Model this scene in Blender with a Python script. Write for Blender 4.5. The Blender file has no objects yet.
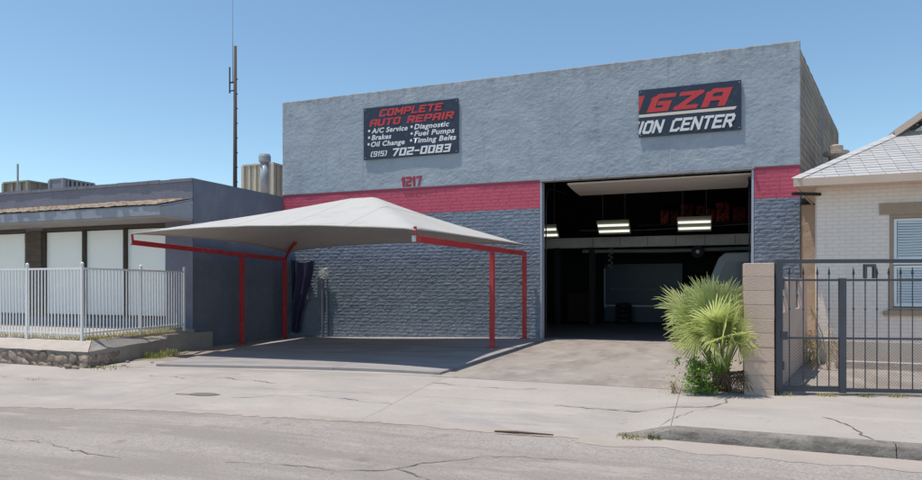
import bpy, bmesh, math, random
from mathutils import Vector, Matrix, noise
random.seed(7)
R = math.radians
sc = bpy.context.scene
COL = sc.collection

# ------------------------------------------------------------------ camera, sky, sun, exposure
cd = bpy.data.cameras.new('camera'); cam = bpy.data.objects.new('camera', cd); COL.objects.link(cam)
cam.location = (13.35, -18.23, 1.55)
cam.rotation_euler = (R(90), 0, R(20.9))
cd.sensor_fit = 'HORIZONTAL'; cd.sensor_width = 36.0; cd.lens = 36.0 * 650.0 / 922.0
cd.shift_y = 46.0 / 922.0
cd.clip_end = 3000
sc.camera = cam

LD = Vector((0.25, 0.15, -1.0)).normalized()          # direction the sunlight travels
EL = math.asin(-LD.z); AZ = math.atan2(-LD.x, -LD.y)
wd = bpy.data.worlds.new('World'); sc.world = wd; wd.use_nodes = True
nt = wd.node_tree
sky = nt.nodes.new('ShaderNodeTexSky'); sky.sky_type = 'NISHITA'; sky.sun_disc = False
sky.sun_elevation = EL; sky.sun_rotation = AZ
sky.altitude = 1100; sky.air_density = 1.1; sky.dust_density = 0.6; sky.ozone_density = 0.45
bg = nt.nodes['Background']; bg.inputs['Strength'].default_value = 0.145
tint = nt.nodes.new('ShaderNodeVectorMath'); tint.operation = 'MULTIPLY'; tint.inputs[1].default_value = (.87, 1.0, .99)   # one even white balance for the whole sky
nt.links.new(sky.outputs[0], tint.inputs[0]); nt.links.new(tint.outputs[0], bg.inputs['Color'])
sd = bpy.data.lights.new('sun', 'SUN'); sun = bpy.data.objects.new('sun', sd); COL.objects.link(sun)
sd.energy = 3.8; sd.angle = R(0.5); sd.color = (1.0, 0.93, 0.84)
sun.rotation_euler = LD.to_track_quat('-Z', 'Y').to_euler(); sun.location = (-10, -5, 40)
vs = sc.view_settings
vs.view_transform = 'Standard'; vs.look = 'None'; vs.exposure = 0.15; vs.gamma = 1.0; vs.use_curve_mapping = False
try:
    sc.cycles.max_bounces = 8; sc.cycles.transparent_max_bounces = 12
    sc.cycles.use_adaptive_sampling = True
except Exception: pass

# ------------------------------------------------------------------ materials
MATS = {}
def mat(name, col, rough=0.85, var=0.10, scale=3.0, bump=0.0, bscale=40.0, fine=0.0, fscale=120.0, stain=None,
        rnd=0.0, metal=0.0, spec=0.3, stretch=(1, 1, 1), coat=0.0):
    if name in MATS: return MATS[name]
    m = bpy.data.materials.new(name); m.use_nodes = True; n = m.node_tree; N = n.nodes; L = n.links
    b = N['Principled BSDF']
    b.inputs['Roughness'].default_value = rough; b.inputs['Metallic'].default_value = metal
    b.inputs['Specular IOR Level'].default_value = spec
    if coat: b.inputs['Coat Weight'].default_value = coat
    tc = N.new('ShaderNodeTexCoord'); mp = N.new('ShaderNodeMapping'); mp.inputs['Scale'].default_value = stretch
    L.new(tc.outputs['Object'], mp.inputs[0])
    def noi(s, det=5, r=0.6):
        t = N.new('ShaderNodeTexNoise'); t.inputs['Scale'].default_value = s; t.inputs['Detail'].default_value = det
        t.inputs['Roughness'].default_value = r; L.new(mp.outputs[0], t.inputs['Vector']); return t.outputs['Fac']
    def mth(op, a, v):
        t = N.new('ShaderNodeMath'); t.operation = op
        for i, q in enumerate((a, v)):
            if isinstance(q, (int, float)): t.inputs[i].default_value = q
            else: L.new(q, t.inputs[i])
        return t.outputs[0]
    f = mth('MULTIPLY_ADD', noi(scale), 0); f.node.inputs[1].default_value = 2 * var * 1.6; f.node.inputs[2].default_value = 1 - var * 1.6
    if fine:
        g = mth('MULTIPLY_ADD', noi(fscale, 2, 0.5), 0); g.node.inputs[1].default_value = 2 * fine * 1.6; g.node.inputs[2].default_value = 1 - fine * 1.6
        f = mth('MULTIPLY', f, g)
    if rnd:
        oi = N.new('ShaderNodeObjectInfo'); g = mth('MULTIPLY_ADD', oi.outputs['Random'], 0)
        g.node.inputs[1].default_value = 2 * rnd; g.node.inputs[2].default_value = 1 - rnd; f = mth('MULTIPLY', f, g)
    mx = N.new('ShaderNodeVectorMath'); mx.operation = 'SCALE'; mx.inputs[0].default_value = col[:3]; L.new(f, mx.inputs['Scale'])
    out = mx.outputs[0]
    for st in (stain or []):                    # (colour, noise scale, threshold, softness, amount)
        c2, s2, th, sf, am = st[:5]
        t = N.new('ShaderNodeTexNoise'); t.inputs['Scale'].default_value = s2; t.inputs['Detail'].default_value = 6; t.inputs['Roughness'].default_value = .65
        m2 = N.new('ShaderNodeMapping'); m2.inputs['Location'].default_value = (s2 * 7.3, 3.1, s2); L.new(tc.outputs['Object'], m2.inputs[0])
        if len(st) > 5: m2.inputs['Scale'].default_value = st[5]
        L.new(m2.outputs[0], t.inputs['Vector'])
        rp = N.new('ShaderNodeMapRange'); rp.inputs['From Min'].default_value = th - sf; rp.inputs['From Max'].default_value = th + sf
        rp.inputs['To Max'].default_value = am; L.new(t.outputs['Fac'], rp.inputs['Value'])
        q = N.new('ShaderNodeMix'); q.data_type = 'RGBA'; L.new(rp.outputs[0], q.inputs['Factor']); L.new(out, q.inputs[6]); q.inputs[7].default_value = (*c2, 1)
        out = q.outputs[2]
    L.new(out, b.inputs['Base Color'])
    if bump:
        bp = N.new('ShaderNodeBump'); bp.inputs['Strength'].default_value = min(1, bump); bp.inputs['Distance'].default_value = 0.02
        L.new(noi(bscale, 6, 0.6), bp.inputs['Height']); L.new(bp.outputs[0], b.inputs['Normal'])
    MATS[name] = m
    return m

def leafmat(name, col, rnd=.3, trans=.35, scale=5):
    m = mat(name, col, .5, .25, scale, rnd=rnd, spec=.35)
    n = m.node_tree; b = n.nodes['Principled BSDF']; t = n.nodes.new('ShaderNodeBsdfTranslucent'); x = n.nodes.new('ShaderNodeMixShader')
    x.inputs[0].default_value = trans
    src = b.inputs['Base Color'].links[0].from_socket
    n.links.new(src, t.inputs[0]); n.links.new(b.outputs[0], x.inputs[1]); n.links.new(t.outputs[0], x.inputs[2])
    n.links.new(x.outputs[0], n.nodes['Material Output'].inputs[0]); return m

def glassmat(name, tint=(.9, .95, .95), refl=.12):
    m = bpy.data.materials.new(name); m.use_nodes = True; n = m.node_tree; n.nodes.clear()
    o = n.nodes.new('ShaderNodeOutputMaterial'); t = n.nodes.new('ShaderNodeBsdfTransparent'); g = n.nodes.new('ShaderNodeBsdfGlossy')
    t.inputs[0].default_value = (*tint, 1); g.inputs['Roughness'].default_value = .02
    x = n.nodes.new('ShaderNodeMixShader'); lw_ = n.nodes.new('ShaderNodeLayerWeight'); lw_.inputs[0].default_value = .5; fr = n.nodes.new('ShaderNodeMath'); fr.operation = 'POWER'; fr.inputs[1].default_value = 4; n.links.new(lw_.outputs['Facing'], fr.inputs[0])
    a = n.nodes.new('ShaderNodeMath'); a.operation = 'ADD'; a.inputs[1].default_value = refl; n.links.new(fr.outputs[0], a.inputs[0])
    n.links.new(a.outputs[0], x.inputs[0]); n.links.new(t.outputs[0], x.inputs[1]); n.links.new(g.outputs[0], x.inputs[2]); n.links.new(x.outputs[0], o.inputs[0])
    return m

M_stucco = mat('blue_grey_stucco', (.335, .375, .42), .9, .14, .6, bump=.55, bscale=26, fine=.05, fscale=16,
               stain=[((.22, .235, .255), 2.4, .62, .07, .32, (1.2, 1, .25)), ((.44, .475, .51), 1.3, .58, .07, .5)])
def drips(m, z0, z1, col):
    n = m.node_tree; N = n.nodes; L = n.links; b = N['Principled BSDF']; src = b.inputs['Base Color'].links[0].from_socket
    tc = N.new('ShaderNodeTexCoord'); mp = N.new('ShaderNodeMapping'); mp.inputs['Scale'].default_value = (5.5, 1, .9); L.new(tc.outputs['Object'], mp.inputs[0])
    t = N.new('ShaderNodeTexNoise'); t.inputs['Scale'].default_value = 1; t.inputs['Detail'].default_value = 5; t.inputs['Roughness'].default_value = .7; L.new(mp.outputs[0], t.inputs['Vector'])
    sx = N.new('ShaderNodeSeparateXYZ'); L.new(tc.outputs['Object'], sx.inputs[0])
    h = N.new('ShaderNodeMapRange'); h.inputs['From Min'].default_value = z0; h.inputs['From Max'].default_value = z1; h.inputs['To Min'].default_value = -.32; h.inputs['To Max'].default_value = .10; L.new(sx.outputs[2], h.inputs['Value'])
    a = N.new('ShaderNodeMath'); a.operation = 'ADD'; L.new(t.outputs['Fac'], a.inputs[0]); L.new(h.outputs[0], a.inputs[1])
    r_ = N.new('ShaderNodeMapRange'); r_.inputs['From Min'].default_value = .50; r_.inputs['From Max'].default_value = .66; r_.inputs['To Max'].default_value = .45; L.new(a.outputs[0], r_.inputs['Value'])
    q = N.new('ShaderNodeMix'); q.data_type = 'RGBA'; L.new(r_.outputs[0], q.inputs['Factor']); L.new(src, q.inputs[6]); q.inputs[7].default_value = (*col, 1); L.new(q.outputs[2], b.inputs['Base Color'])
drips(M_stucco, 6.7, 7.69, (.22, .215, .21))
M_brick = mat('blue_grey_painted_brick', (.21, .245, .30), .72, .12, .9, bump=.8, bscale=45, fine=.12, fscale=28, spec=.4, rnd=.05,
              stain=[((.37, .41, .47), 4.0, .62, .06, .45), ((.15, .18, .23), 7.0, .63, .05, .5), ((.45, .48, .52), 26, .70, .03, .6)])
M_redbrick = mat('red_painted_band', (.53, .095, .145), .72, .10, 1.5, bump=.35, bscale=30, fine=.05, fscale=25,
              stain=[((.50, .22, .25), 6.0, .70, .04, .6)])
M_mortar = mat('painted_mortar', (.215, .260, .325), .9, .1, 2, bump=.3)
M_redmortar = mat('red_mortar', (.40, .07, .11), .9, .1, 2)
M_block = mat('bare_grey_block', (.27, .235, .20), .95, .16, 1.2, bump=.5, bscale=30, rnd=.12,
              stain=[((.40, .29, .19), 1.4, .60, .05, .8, (1, 1, .35)), ((.10, .09, .085), 2.2, .62, .05, .6, (1, 1, .3))])
M_blockmortar = mat('pale_mortar', (.56, .52, .48), .95, .1, 3)
M_tanplaster = mat('tan_plaster', (.50, .36, .25), .92, .14, 1.5, bump=.4, bscale=14, stain=[((.62, .50, .40), 2, .6, .07, .6)])
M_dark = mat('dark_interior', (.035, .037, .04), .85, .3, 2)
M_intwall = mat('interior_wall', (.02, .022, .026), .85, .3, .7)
M_steel = mat('grey_steel', (.30, .30, .30), .55, .18, 3, metal=.0, bump=.1, fine=.1, fscale=9)
M_darksteel = mat('black_steel', (.022, .022, .025), .6, .2, 4)
M_signnavy = mat('navy_sign_face', (.024, .036, .062), .5, .12, 2, spec=.4, stain=[((.06, .075, .10), 5, .62, .06, .5)])
M_signred = mat('sign_red', (.56, .055, .06), .55, .08, 8)
M_signwhite = mat('sign_white', (.72, .72, .72), .55, .06, 8)
M_signcream = mat('sign_cream', (.72, .62, .52), .55, .06, 8)
M_numred = mat('number_red', (.36, .035, .06), .6, .2, 9)
M_slate = mat('slate_blue_stucco', (.15, .17, .22), .92, .08, .8, bump=.4, bscale=30, fine=.06, fscale=18,
              stain=[((.21, .22, .25), 1.6, .58, .08, .6), ((.11, .125, .16), 3.0, .62, .06, .3, (1, 1, .4)), ((.27, .27, .28), 9, .70, .03, .4)])
M_slatefront = mat('slate_purple_brick', (.175, .180, .225), .92, .14, 1.6, bump=.6, bscale=22, fine=.1, fscale=14,
              stain=[((.33, .33, .36), 9.0, .66, .03, .45)])
M_brownbrick = mat('brown_brick', (.115, .090, .070), .9, .15, 3, bump=.3, rnd=.15)
M_shake = mat('weathered_pink_shake', (.60, .47, .36), .95, .2, 5, bump=.5, rnd=.1, stain=[((.38, .29, .22), 12, .62, .05, .6)])
M_fascia = mat('grey_fascia', (.30, .32, .36), .85, .12, 3, stain=[((.6, .58, .56), 12, .66, .03, .6)])
M_soffit = mat('soffit', (.34, .33, .31), .9, .1, 2)
M_mullion = mat('dark_bronze_mullion', (.075, .062, .05), .45, .1, 5)
M_blind = mat('white_blind', (.88, .90, .89), .9, .03, .7)
M_glass = glassmat('window_glass', (1, 1, 1), .03)
M_white = mat('white_metal_paint', (.80, .79, .765), .45, .05, 6, spec=.45)
M_mortarwall = mat('rubble_mortar', (.30, .255, .215), .95, .2, 4, bump=.8, bscale=20)
M_stone = mat('rubble_stone', (.30, .235, .185), .95, .35, 6, bump=.7, bscale=22, rnd=.38)
M_cap = mat('wall_cap_concrete', (.45, .39, .345), .95, .14, 3, bump=.5, bscale=18, fine=.06, fscale=50, stain=[((.42, .28, .22), 4, .63, .06, .5)])
M_rough = mat('rough_concrete', (.34, .31, .285), .95, .16, 3, bump=.6, bscale=16, fine=.08, fscale=40)
M_concrete = mat('sidewalk_concrete', (.39, .35, .315), .93, .13, .55, bump=.22, bscale=60, fine=.10, fscale=40, rnd=.02,
                 stain=[((.305, .28, .265), .55, .55, .07, .75, (.6, 1.6, 1)), ((.46, .405, .365), 1.7, .60, .06, .6, (.5, 1.4, 1)), ((.27, .245, .215), 6, .66, .05, .5), ((.22, .20, .18), 55, .67, .04, .6), ((.21, .19, .175), 2.6, .70, .03, .7, (1, .5, 1))])
M_drive = mat('worn_driveway', (.325, .285, .25), .93, .16, .6, bump=.3, bscale=55, fine=.08, fscale=50,
              stain=[((.235, .195, .17), 1.0, .54, .07, .8, (1.3, .45, 1)), ((.41, .37, .345), 2.0, .60, .06, .6), ((.14, .12, .11), 3.2, .68, .04, .75), ((.20, .18, .165), 50, .66, .04, .6)])
M_slab = mat('parking_slab', (.33, .305, .295), .93, .12, .9, bump=.2, bscale=60, fine=.05, fscale=45, stain=[((.23, .22, .22), 1.3, .53, .08, .75, (.5, 1.6, 1))])
M_asphalt = mat('weathered_asphalt', (.345, .306, .278), .95, .10, .5, bump=.5, bscale=90, fine=.30, fscale=38,
                stain=[((.27, .236, .215), .8, .54, .07, .8, (.25, 1.8, 1)), ((.415, .355, .318), 2.2, .59, .06, .7, (.5, 1.3, 1)), ((.20, .18, .165), 1.6, .67, .03, .6), ((.15, .135, .125), 30, .64, .04, .85), ((.46, .42, .39), 34, .68, .04, .6)])
M_gutter = mat('dusty_gutter', (.385, .33, .29), .95, .14, 1.5, bump=.3, bscale=60, fine=.10, fscale=70)
M_kerb = mat('grimy_kerb', (.235, .21, .188), .95, .25, 3, bump=.6, bscale=30, fine=.16, fscale=40, stain=[((.12, .105, .09), 4, .56, .07, .75, (1, 1, 3)), ((.33, .29, .26), 7, .64, .05, .5)])
M_dirt = mat('dirt', (.30, .25, .205), .97, .2, 1.5, bump=.7, bscale=25, fine=.15, fscale=45, stain=[((.22, .19, .16), 6, .6, .05, .6)])
M_crack = mat('crack_shadow', (.175, .155, .135), .98, .3, 8)
M_red = mat('red_painted_steel', (.50, .036, .040), .5, .14, 3, spec=.45, bump=.12, bscale=60, stain=[((.36, .07, .06), 5, .60, .06, .5), ((.22, .12, .09), 16, .70, .03, .7), ((.58, .16, .14), 2.2, .62, .07, .5)])
M_pillarblock = mat('salmon_block', (.56, .42, .335), .93, .10, 3, bump=.4, bscale=45, fine=.05, fscale=60, rnd=.05)
M_pillarmortar = mat('salmon_mortar', (.46, .35, .29), .95, .1, 4)
M_pink = mat('pink_stucco', (.58, .44, .37), .93, .08, 2, bump=.3, bscale=40, stain=[((.44, .33, .27), 2, .62, .07, .5)])
M_gate = mat('charcoal_gate_paint', (.070, .074, .088), .5, .15, 6, spec=.45)
M_shingle = mat('light_shingle', (.44, .43, .425), .93, .09, 4, fine=.08, fscale=70, rnd=.07, bump=.3, bscale=60)
M_shinglebase = mat('shingle_joint', (.22, .21, .205), .95, .1, 4)
M_tantrim = mat('tan_trim', (.60, .47, .37), .7, .08, 3)
M_browntrim = mat('brown_lintel', (.40, .29, .21), .85, .1, 4)
M_shutter = mat('white_shutter', (.84, .86, .88), .5, .03, 5)
M_galv = mat('galvanised', (.42, .43, .44), .45, .15, 6, metal=.25)
M_beige = mat('beige_metal', (.62, .54, .42), .7, .1, 4)
M_acgrey = mat('ac_grey', (.27, .28, .30), .65, .1, 4)
M_actan = mat('ac_tan', (.34, .30, .235), .75, .12, 4)
M_louvre = mat('dark_louvre', (.09, .085, .09), .8, .1, 4)
M_pole = mat('old_pole_wood', (.10, .075, .065), .9, .2, 3, stretch=(1, 1, .1))
M_tarp = mat('purple_tarp', (.030, .030, .075), .6, .2, 4)
M_boxred = mat('dark_red_box', (.36, .07, .05), .85, .4, 6, rnd=.5, stain=[((.03, .02, .02), 5, .52, .06, .9)])
M_van = mat('pale_van_paint', (.27, .30, .32), .4, .05, 3, spec=.5)
M_dry = leafmat('dry_straw', (.50, .38, .22), .3, .2)
M_brownleaf = leafmat('brown_dead_leaf', (.16, .095, .06), .4, .15)
M_palm = leafmat('palm_green', (.60, .64, .27), .3, .48)
M_palmmid = leafmat('palm_stalk', (.30, .36, .12), .1, .1)
M_weed = leafmat('weed_green', (.26, .42, .08), .35, .4)
M_weedmid = leafmat('weed_olive', (.22, .27, .06), .35, .35)
M_weeddry = leafmat('weed_yellow', (.36, .33, .12), .35, .3)
def fabric():
    m = mat('grey_white_shade_cloth', (.52, .505, .48), .85, .05, 1.5, fine=.03, fscale=60, bump=.25, bscale=3, stain=[((.42, .39, .35), 1.3, .60, .08, .5, (.6, 1, 1))])
    n = m.node_tree; b = n.nodes['Principled BSDF']; t = n.nodes.new('ShaderNodeBsdfTranslucent'); x = n.nodes.new('ShaderNodeMixShader')
    t.inputs[0].default_value = (.62, .52, .42, 1); x.inputs[0].default_value = .09
    n.links.new(b.outputs[0], x.inputs[1]); n.links.new(t.outputs[0], x.inputs[2]); n.links.new(x.outputs[0], n.nodes['Material Output'].inputs[0]); return m
M_fabric = fabric()
def emit(name, col, s):
    m = bpy.data.materials.new(name); m.use_nodes = True; b = m.node_tree.nodes['Principled BSDF']
    b.inputs['Base Color'].default_value = (*col, 1); b.inputs['Emission Color'].default_value = (*col, 1); b.inputs['Emission Strength'].default_value = s; return m
M_tube = emit('lit_tube', (1.0, 1.0, .90), .95)

# ------------------------------------------------------------------ mesh helpers
def wl(o):
    v = Vector((0, 0, 0))
    while o is not None: v = v + Vector(o.location); o = o.parent
    return v
def tag(o, label=None, cat=None, group=None, kind=None):
    if label: o['label'] = label
    if cat: o['category'] = cat
    if group: o['group'] = group
    if kind: o['kind'] = kind
    return o
def empty(name, loc=(0, 0, 0), rz=0, **k):
    o = bpy.data.objects.new(name, None); COL.objects.link(o); o.location = loc; o.rotation_euler = (0, 0, rz); o.empty_display_size = .2
    return tag(o, **k)
class MB:
    def __init__(s): s.v = []; s.f = []
    def add(s, vs, fs):
        b = len(s.v); s.v += [tuple(p) for p in vs]; s.f += [tuple(b + i for i in f) for f in fs]; return s
    def box(s, x0, x1, y0, y1, z0, z1):
        return s.add([(x0, y0, z0), (x1, y0, z0), (x1, y1, z0), (x0, y1, z0), (x0, y0, z1), (x1, y0, z1), (x1, y1, z1), (x0, y1, z1)],
                     [(0, 3, 2, 1), (4, 5, 6, 7), (0, 1, 5, 4), (1, 2, 6, 5), (2, 3, 7, 6), (3, 0, 4, 7)])
    def prism(s, poly, z0, z1):                      # plan polygon (ccw), extruded in z; z0/z1 number or function(x, y)
        n = len(poly); g = lambda z, p: z(*p) if callable(z) else z
        vs = [(p[0], p[1], g(z0, p)) for p in poly] + [(p[0], p[1], g(z1, p)) for p in poly]
        return s.add(vs, [tuple(range(n - 1, -1, -1)), tuple(range(n, 2 * n))] + [(i, (i + 1) % n, n + (i + 1) % n, n + i) for i in range(n)])
    def extr(s, poly, a, d):                         # polygon of 3D points extruded along d
        n = len(poly); P = [Vector(p) for p in poly]; d = Vector(d)
        return s.add(P + [p + d for p in P], [tuple(range(n - 1, -1, -1)), tuple(range(n, 2 * n))] + [(i, (i + 1) % n, n + (i + 1) % n, n + i) for i in range(n)])
    def tube(s, pts, r, n=8, caps=True):
        P = [Vector(p) for p in pts]; rr = r if isinstance(r, (list, tuple)) else [r] * len(P); b = len(s.v); prev = None
        for i, p in enumerate(P):
            t = (P[min(i + 1, len(P) - 1)] - P[max(i - 1, 0)]).normalized()
            if prev is None:
                up = Vector((0, 0, 1)) if abs(t.z) < .95 else Vector((0, 1, 0)); u = t.cross(up).normalized()
            else: u = (prev - t * prev.dot(t)).normalized()
            prev = u; w = t.cross(u)
            for k in range(n):
                a = 2 * math.pi * (k + .5) / n; s.v.append(tuple(p + (u * math.cos(a) + w * math.sin(a)) * rr[i]))
        for i in range(len(P) - 1):
            for k in range(n):
                k2 = (k + 1) % n; s.f.append((b + i * n + k, b + i * n + k2, b + (i + 1) * n + k2, b + (i + 1) * n + k))
        if caps: s.f.append(tuple(b + k for k in range(n - 1, -1, -1))); s.f.append(tuple(b + (len(P) - 1) * n + k for k in range(n)))
        return s
    def grid(s, nx, ny, fn):
        b = len(s.v)
        for j in range(ny + 1):
            for i in range(nx + 1): s.v.append(tuple(fn(i / nx, j / ny)))
        for j in range(ny):
            for i in range(nx):
                a = b + j * (nx + 1) + i; s.f.append((a, a + 1, a + nx + 2, a + nx + 1))
        return s
    def mesh(s, name, off=Vector((0, 0, 0)), smooth=False):
        me = bpy.data.meshes.new(name); me.from_pydata([(p[0] - off[0], p[1] - off[1], p[2] - off[2]) for p in s.v], [], s.f)
        bm = bmesh.new(); bm.from_mesh(me); bmesh.ops.recalc_face_normals(bm, faces=bm.faces); bm.to_mesh(me); bm.free()
        if smooth: me.polygons.foreach_set('use_smooth', [True] * len(me.polygons))
        me.update(); return me
    def build(s, name, m, parent=None, smooth=False, bevel=0, origin=None, local=False, **k):
        """verts in world space unless local; parent's location is subtracted"""
        if parent is not None: off = Vector((0, 0, 0)) if local else wl(parent)
        elif origin is not None: off = Vector(origin)
        else:
            xs = [p[0] for p in s.v]; ys = [p[1] for p in s.v]; zs = [p[2] for p in s.v]
            off = Vector(((min(xs) + max(xs)) / 2, (min(ys) + max(ys)) / 2, min(zs)))
        me = s.mesh(name, off, smooth); o = bpy.data.objects.new(name, me); COL.objects.link(o); me.materials.append(m)
        if parent is not None: o.parent = parent
        else: o.location = off
        if bevel:
            b = o.modifiers.new('bevel', 'BEVEL'); b.width = bevel; b.segments = 2; b.limit_method = 'ANGLE'
        return tag(o, **k)
def inst(name, me, parent, loc, rot=(0, 0, 0), scl=(1, 1, 1)):
    o = bpy.data.objects.new(name, me); COL.objects.link(o); o.parent = parent
    o.location = Vector(loc) - wl(parent) if parent else loc; o.rotation_euler = rot; o.scale = scl; return o
def S(a, b, x):
    t = max(0, min(1, (x - a) / (b - a))); return t * t * (3 - 2 * t)
def fbm(x, y, z=0, o=3):
    v = 0; a = 1
    for i in range(o): v += a * noise.noise((x, y, z)); x *= 2.1; y *= 2.1; z *= 2.1; a *= .5
    return v
ROAD_Y = -10.8
def side(x): return -.16 * (1 - S(.5, 8.5, x))
def kerbamt(x): return S(12.35, 13.05, x)                 # where the raised kerb takes over from the driveway apron
def gz(x, y):                                             # walking surface
    z = side(x) + .012 * fbm(x * .25, y * .3, 2)*.6
    ap = S(-8.2, ROAD_Y, y) if y > ROAD_Y else 1
    return z - .13 * ap * (1 - kerbamt(x))
def rz(x, y): return side(x) - .15 + .035 * S(ROAD_Y, -17, y) + .006 * noise.noise((x * .3, y * .3, 5))

# ------------------------------------------------------------------ the ground
MB().grid(40, 40, lambda u, v: (-600 + 1200 * u, -400 + 1400 * v, -.62)).build('ground', M_dirt, kind='structure', origin=(0, 0, -.62))
street = MB().grid(260, 90, lambda u, v: (-45 + 105 * u, -32 + (32 + ROAD_Y + .06) * v, rz(-45 + 105 * u, -32 + (32 + ROAD_Y + .06) * v))).build('street', M_asphalt, smooth=True, kind='structure', origin=(0, -20, 0))
def edge(x): return ROAD_Y - .14 - .70 * S(11, 0, x) + .03 * fbm(x * .9, 3) + .05 * fbm(x * 5, 1, 0, 4) if x < 12.6 else ROAD_Y
walk = empty('sidewalk', (8, -9.5, 0), kind='structure')
def patch(name, m, x0, x1, ylo, yhi, zf, parent, nx=14, ny=8, skirt=.06, **k):
    lo = ylo if callable(ylo) else (lambda x: ylo); hi = yhi if callable(yhi) else (lambda x: yhi)
    def fn(u, v):
        x = x0 + (x1 - x0) * u; a = lo(x); b = hi(x); y = a + (b - a) * v; return (x, y, zf(x, y))
    mb = MB().grid(nx, ny, fn)
    per = [i for i in range(nx + 1)] + [j * (nx + 1) + nx for j in range(1, ny + 1)] + [ny * (nx + 1) + i for i in range(nx - 1, -1, -1)] + [j * (nx + 1) for j in range(ny - 1, 0, -1)]
    b = len(mb.v); mb.v += [(mb.v[i][0], mb.v[i][1], mb.v[i][2] - skirt) for i in per]; n = len(per)
    mb.f += [(per[i], b + i, b + (i + 1) % n, per[(i + 1) % n]) for i in range(n)]
    return mb.build(name, m, parent, smooth=False, **k)
GAP = .003
xs = [-30, -22, -16, -11, -7.2, -4.0, -.9, 2.1, 5.2, 9.2, 12.95, 18.6, 22.5, 27, 34, 45]
def apz(x, y):
    z = gz(x, y)
    b = 1 - kerbamt(x)
    if b > 0:
        e = edge(x); k = S(-10.0, e + .02, y) * b; z = z + (rz(x, y) + .004 - z) * k
    return z
def midline(x): return -9.55 + .05 * math.sin(x * .7)
def backline(x): return -8.02 + (max(0, .26 * (x - 14.24)) if x > 14.24 else 0) if x < 17 else -7.3
for a, b in zip(xs[:-1], xs[1:]):
    if b <= 13.4:
        patch('concrete_panel', M_concrete, a + GAP, b - GAP, edge, lambda x: midline(x) - GAP, apz, walk, 90, 10)
        patch('concrete_panel', M_concrete, a + GAP, b - GAP, lambda x: midline(x) + GAP, lambda x: -8.02, apz, walk, 20, 8)
    else:
        patch('concrete_panel', M_concrete, a + GAP, b - GAP, lambda x: ROAD_Y + .16, backline, apz, walk, 20, 12)
# kerb with a tapered start
kerb = empty('kerb', (13.5, ROAD_Y, -.15), kind='structure')
for a, b in ((12.38, 15.05), (15.058, 18.2), (18.208, 22.0), (22.008, 30)):
    def prof(u, v):
        x = a + (b - a) * u; t = gz(x, ROAD_Y + .1); lo = rz(x, ROAD_Y - .05) - .05
        jj = .012 * fbm(x * 4, v * 3, 8)
        pr = [(ROAD_Y - .022, lo), (ROAD_Y - .012 + jj, lo + (t - lo) * .45), (ROAD_Y + .004 + jj, t - .035 + .4 * jj), (ROAD_Y + .03 + jj, t + .002), (ROAD_Y + .155, t + .003)]
        y, z = pr[min(4, int(round(v * 4)))]; return (x, y, z)
    MB().grid(60, 4, prof).build('kerb_stone', M_kerb, kerb, smooth=True)
MB().grid(300, 4, lambda u, v: (12.0 + 25 * u, ROAD_Y - .40 + .38 * v + .16 * (1 - v) * fbm((12 + 25 * u) * 1.6, 1, 0, 4), rz(12 + 25 * u, ROAD_Y - .4 + .38 * v) + .003 + .02 * v)).build('gutter', M_gutter, smooth=True, kind='structure')
# driveway, parking slab, verge
drive = patch('driveway', M_drive, 8.9, 13.3, -8.005, .0, lambda x, y: gz(x, y) + .002, None, 30, 40, kind='structure')
patch('garage_apron', M_drive, 8.83, 14.41, .004, .9, lambda x, y: gz(x, 0) + .004, None, 10, 4, kind='structure')
slab = empty('parking_slab', (5, -4, 0), kind='structure')
def slz(x, y): return side(x) + .05 + .006 * fbm(x * .4, y * .4, 1)
def slabpiece(xa0, xa1, xb0, xb1, y0, y1):
    def fn(u, v):
        x = (xa0 + (xa1 - xa0) * u) * (1 - v) + (xb0 + (xb1 - xb0) * u) * v; y = y0 + (y1 - y0) * v; return (x, y, slz(x, y))
    nx, ny = 14, 10; mb = MB().grid(nx, ny, fn)
    per = [i for i in range(nx + 1)] + [j * (nx + 1) + nx for j in range(1, ny + 1)] + [ny * (nx + 1) + i for i in range(nx - 1, -1, -1)] + [j * (nx + 1) for j in range(ny - 1, 0, -1)]
    b = len(mb.v); mb.v += [(mb.v[i][0], mb.v[i][1], mb.v[i][2] - .16) for i in per]; n = len(per)
    mb.f += [(per[i], b + i, b + (i + 1) % n, per[(i + 1) % n]) for i in range(n)]
    mb.build('concrete_panel', M_slab, slab)
XL = lambda y: .65 + (2.45 - .65) * (-y) / 7.5
for y0, y1 in ((-7.78, -3.8), (-3.794, -.02)):
    for k in range(3):
        f0, f1 = k / 3, (k + 1) / 3
        e = .003
        X0, X1 = XL(y0), XL(y1); W0, W1 = 8.97 - X0, 8.97 - X1
        slabpiece(X0 + W0 * f0 + e, X0 + W0 * f1 - e, X1 + W1 * f0 + e, X1 + W1 * f1 - e, y0, y1)
# strip of concrete in front of the slab and the rough verge beside it
patch('forecourt', M_concrete, 1.2, 8.89, -8.005, -7.0, lambda x, y: gz(x, y) + .001, None, 30, 6, kind='structure')
patch('verge', M_dirt, -.4, 3.2, -8.1, -.0, lambda x, y: side(x) - .012 + .03 * fbm(x * 2, y * 2), None, 30, 60, kind='structure')
patch('verge', M_dirt, 13.305, 13.95, -8.02, 0, lambda x, y: gz(x, y) + .01 + .025 * fbm(x * 3, y * 3), None, 8, 40, kind='structure')
patch('yard', M_drive, 13.96, 30, lambda x: backline(x) + .01, 2.5, lambda x, y: gz(x, y) - .01 + .01 * fbm(x, y), None, 50, 30, kind='structure')

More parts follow.
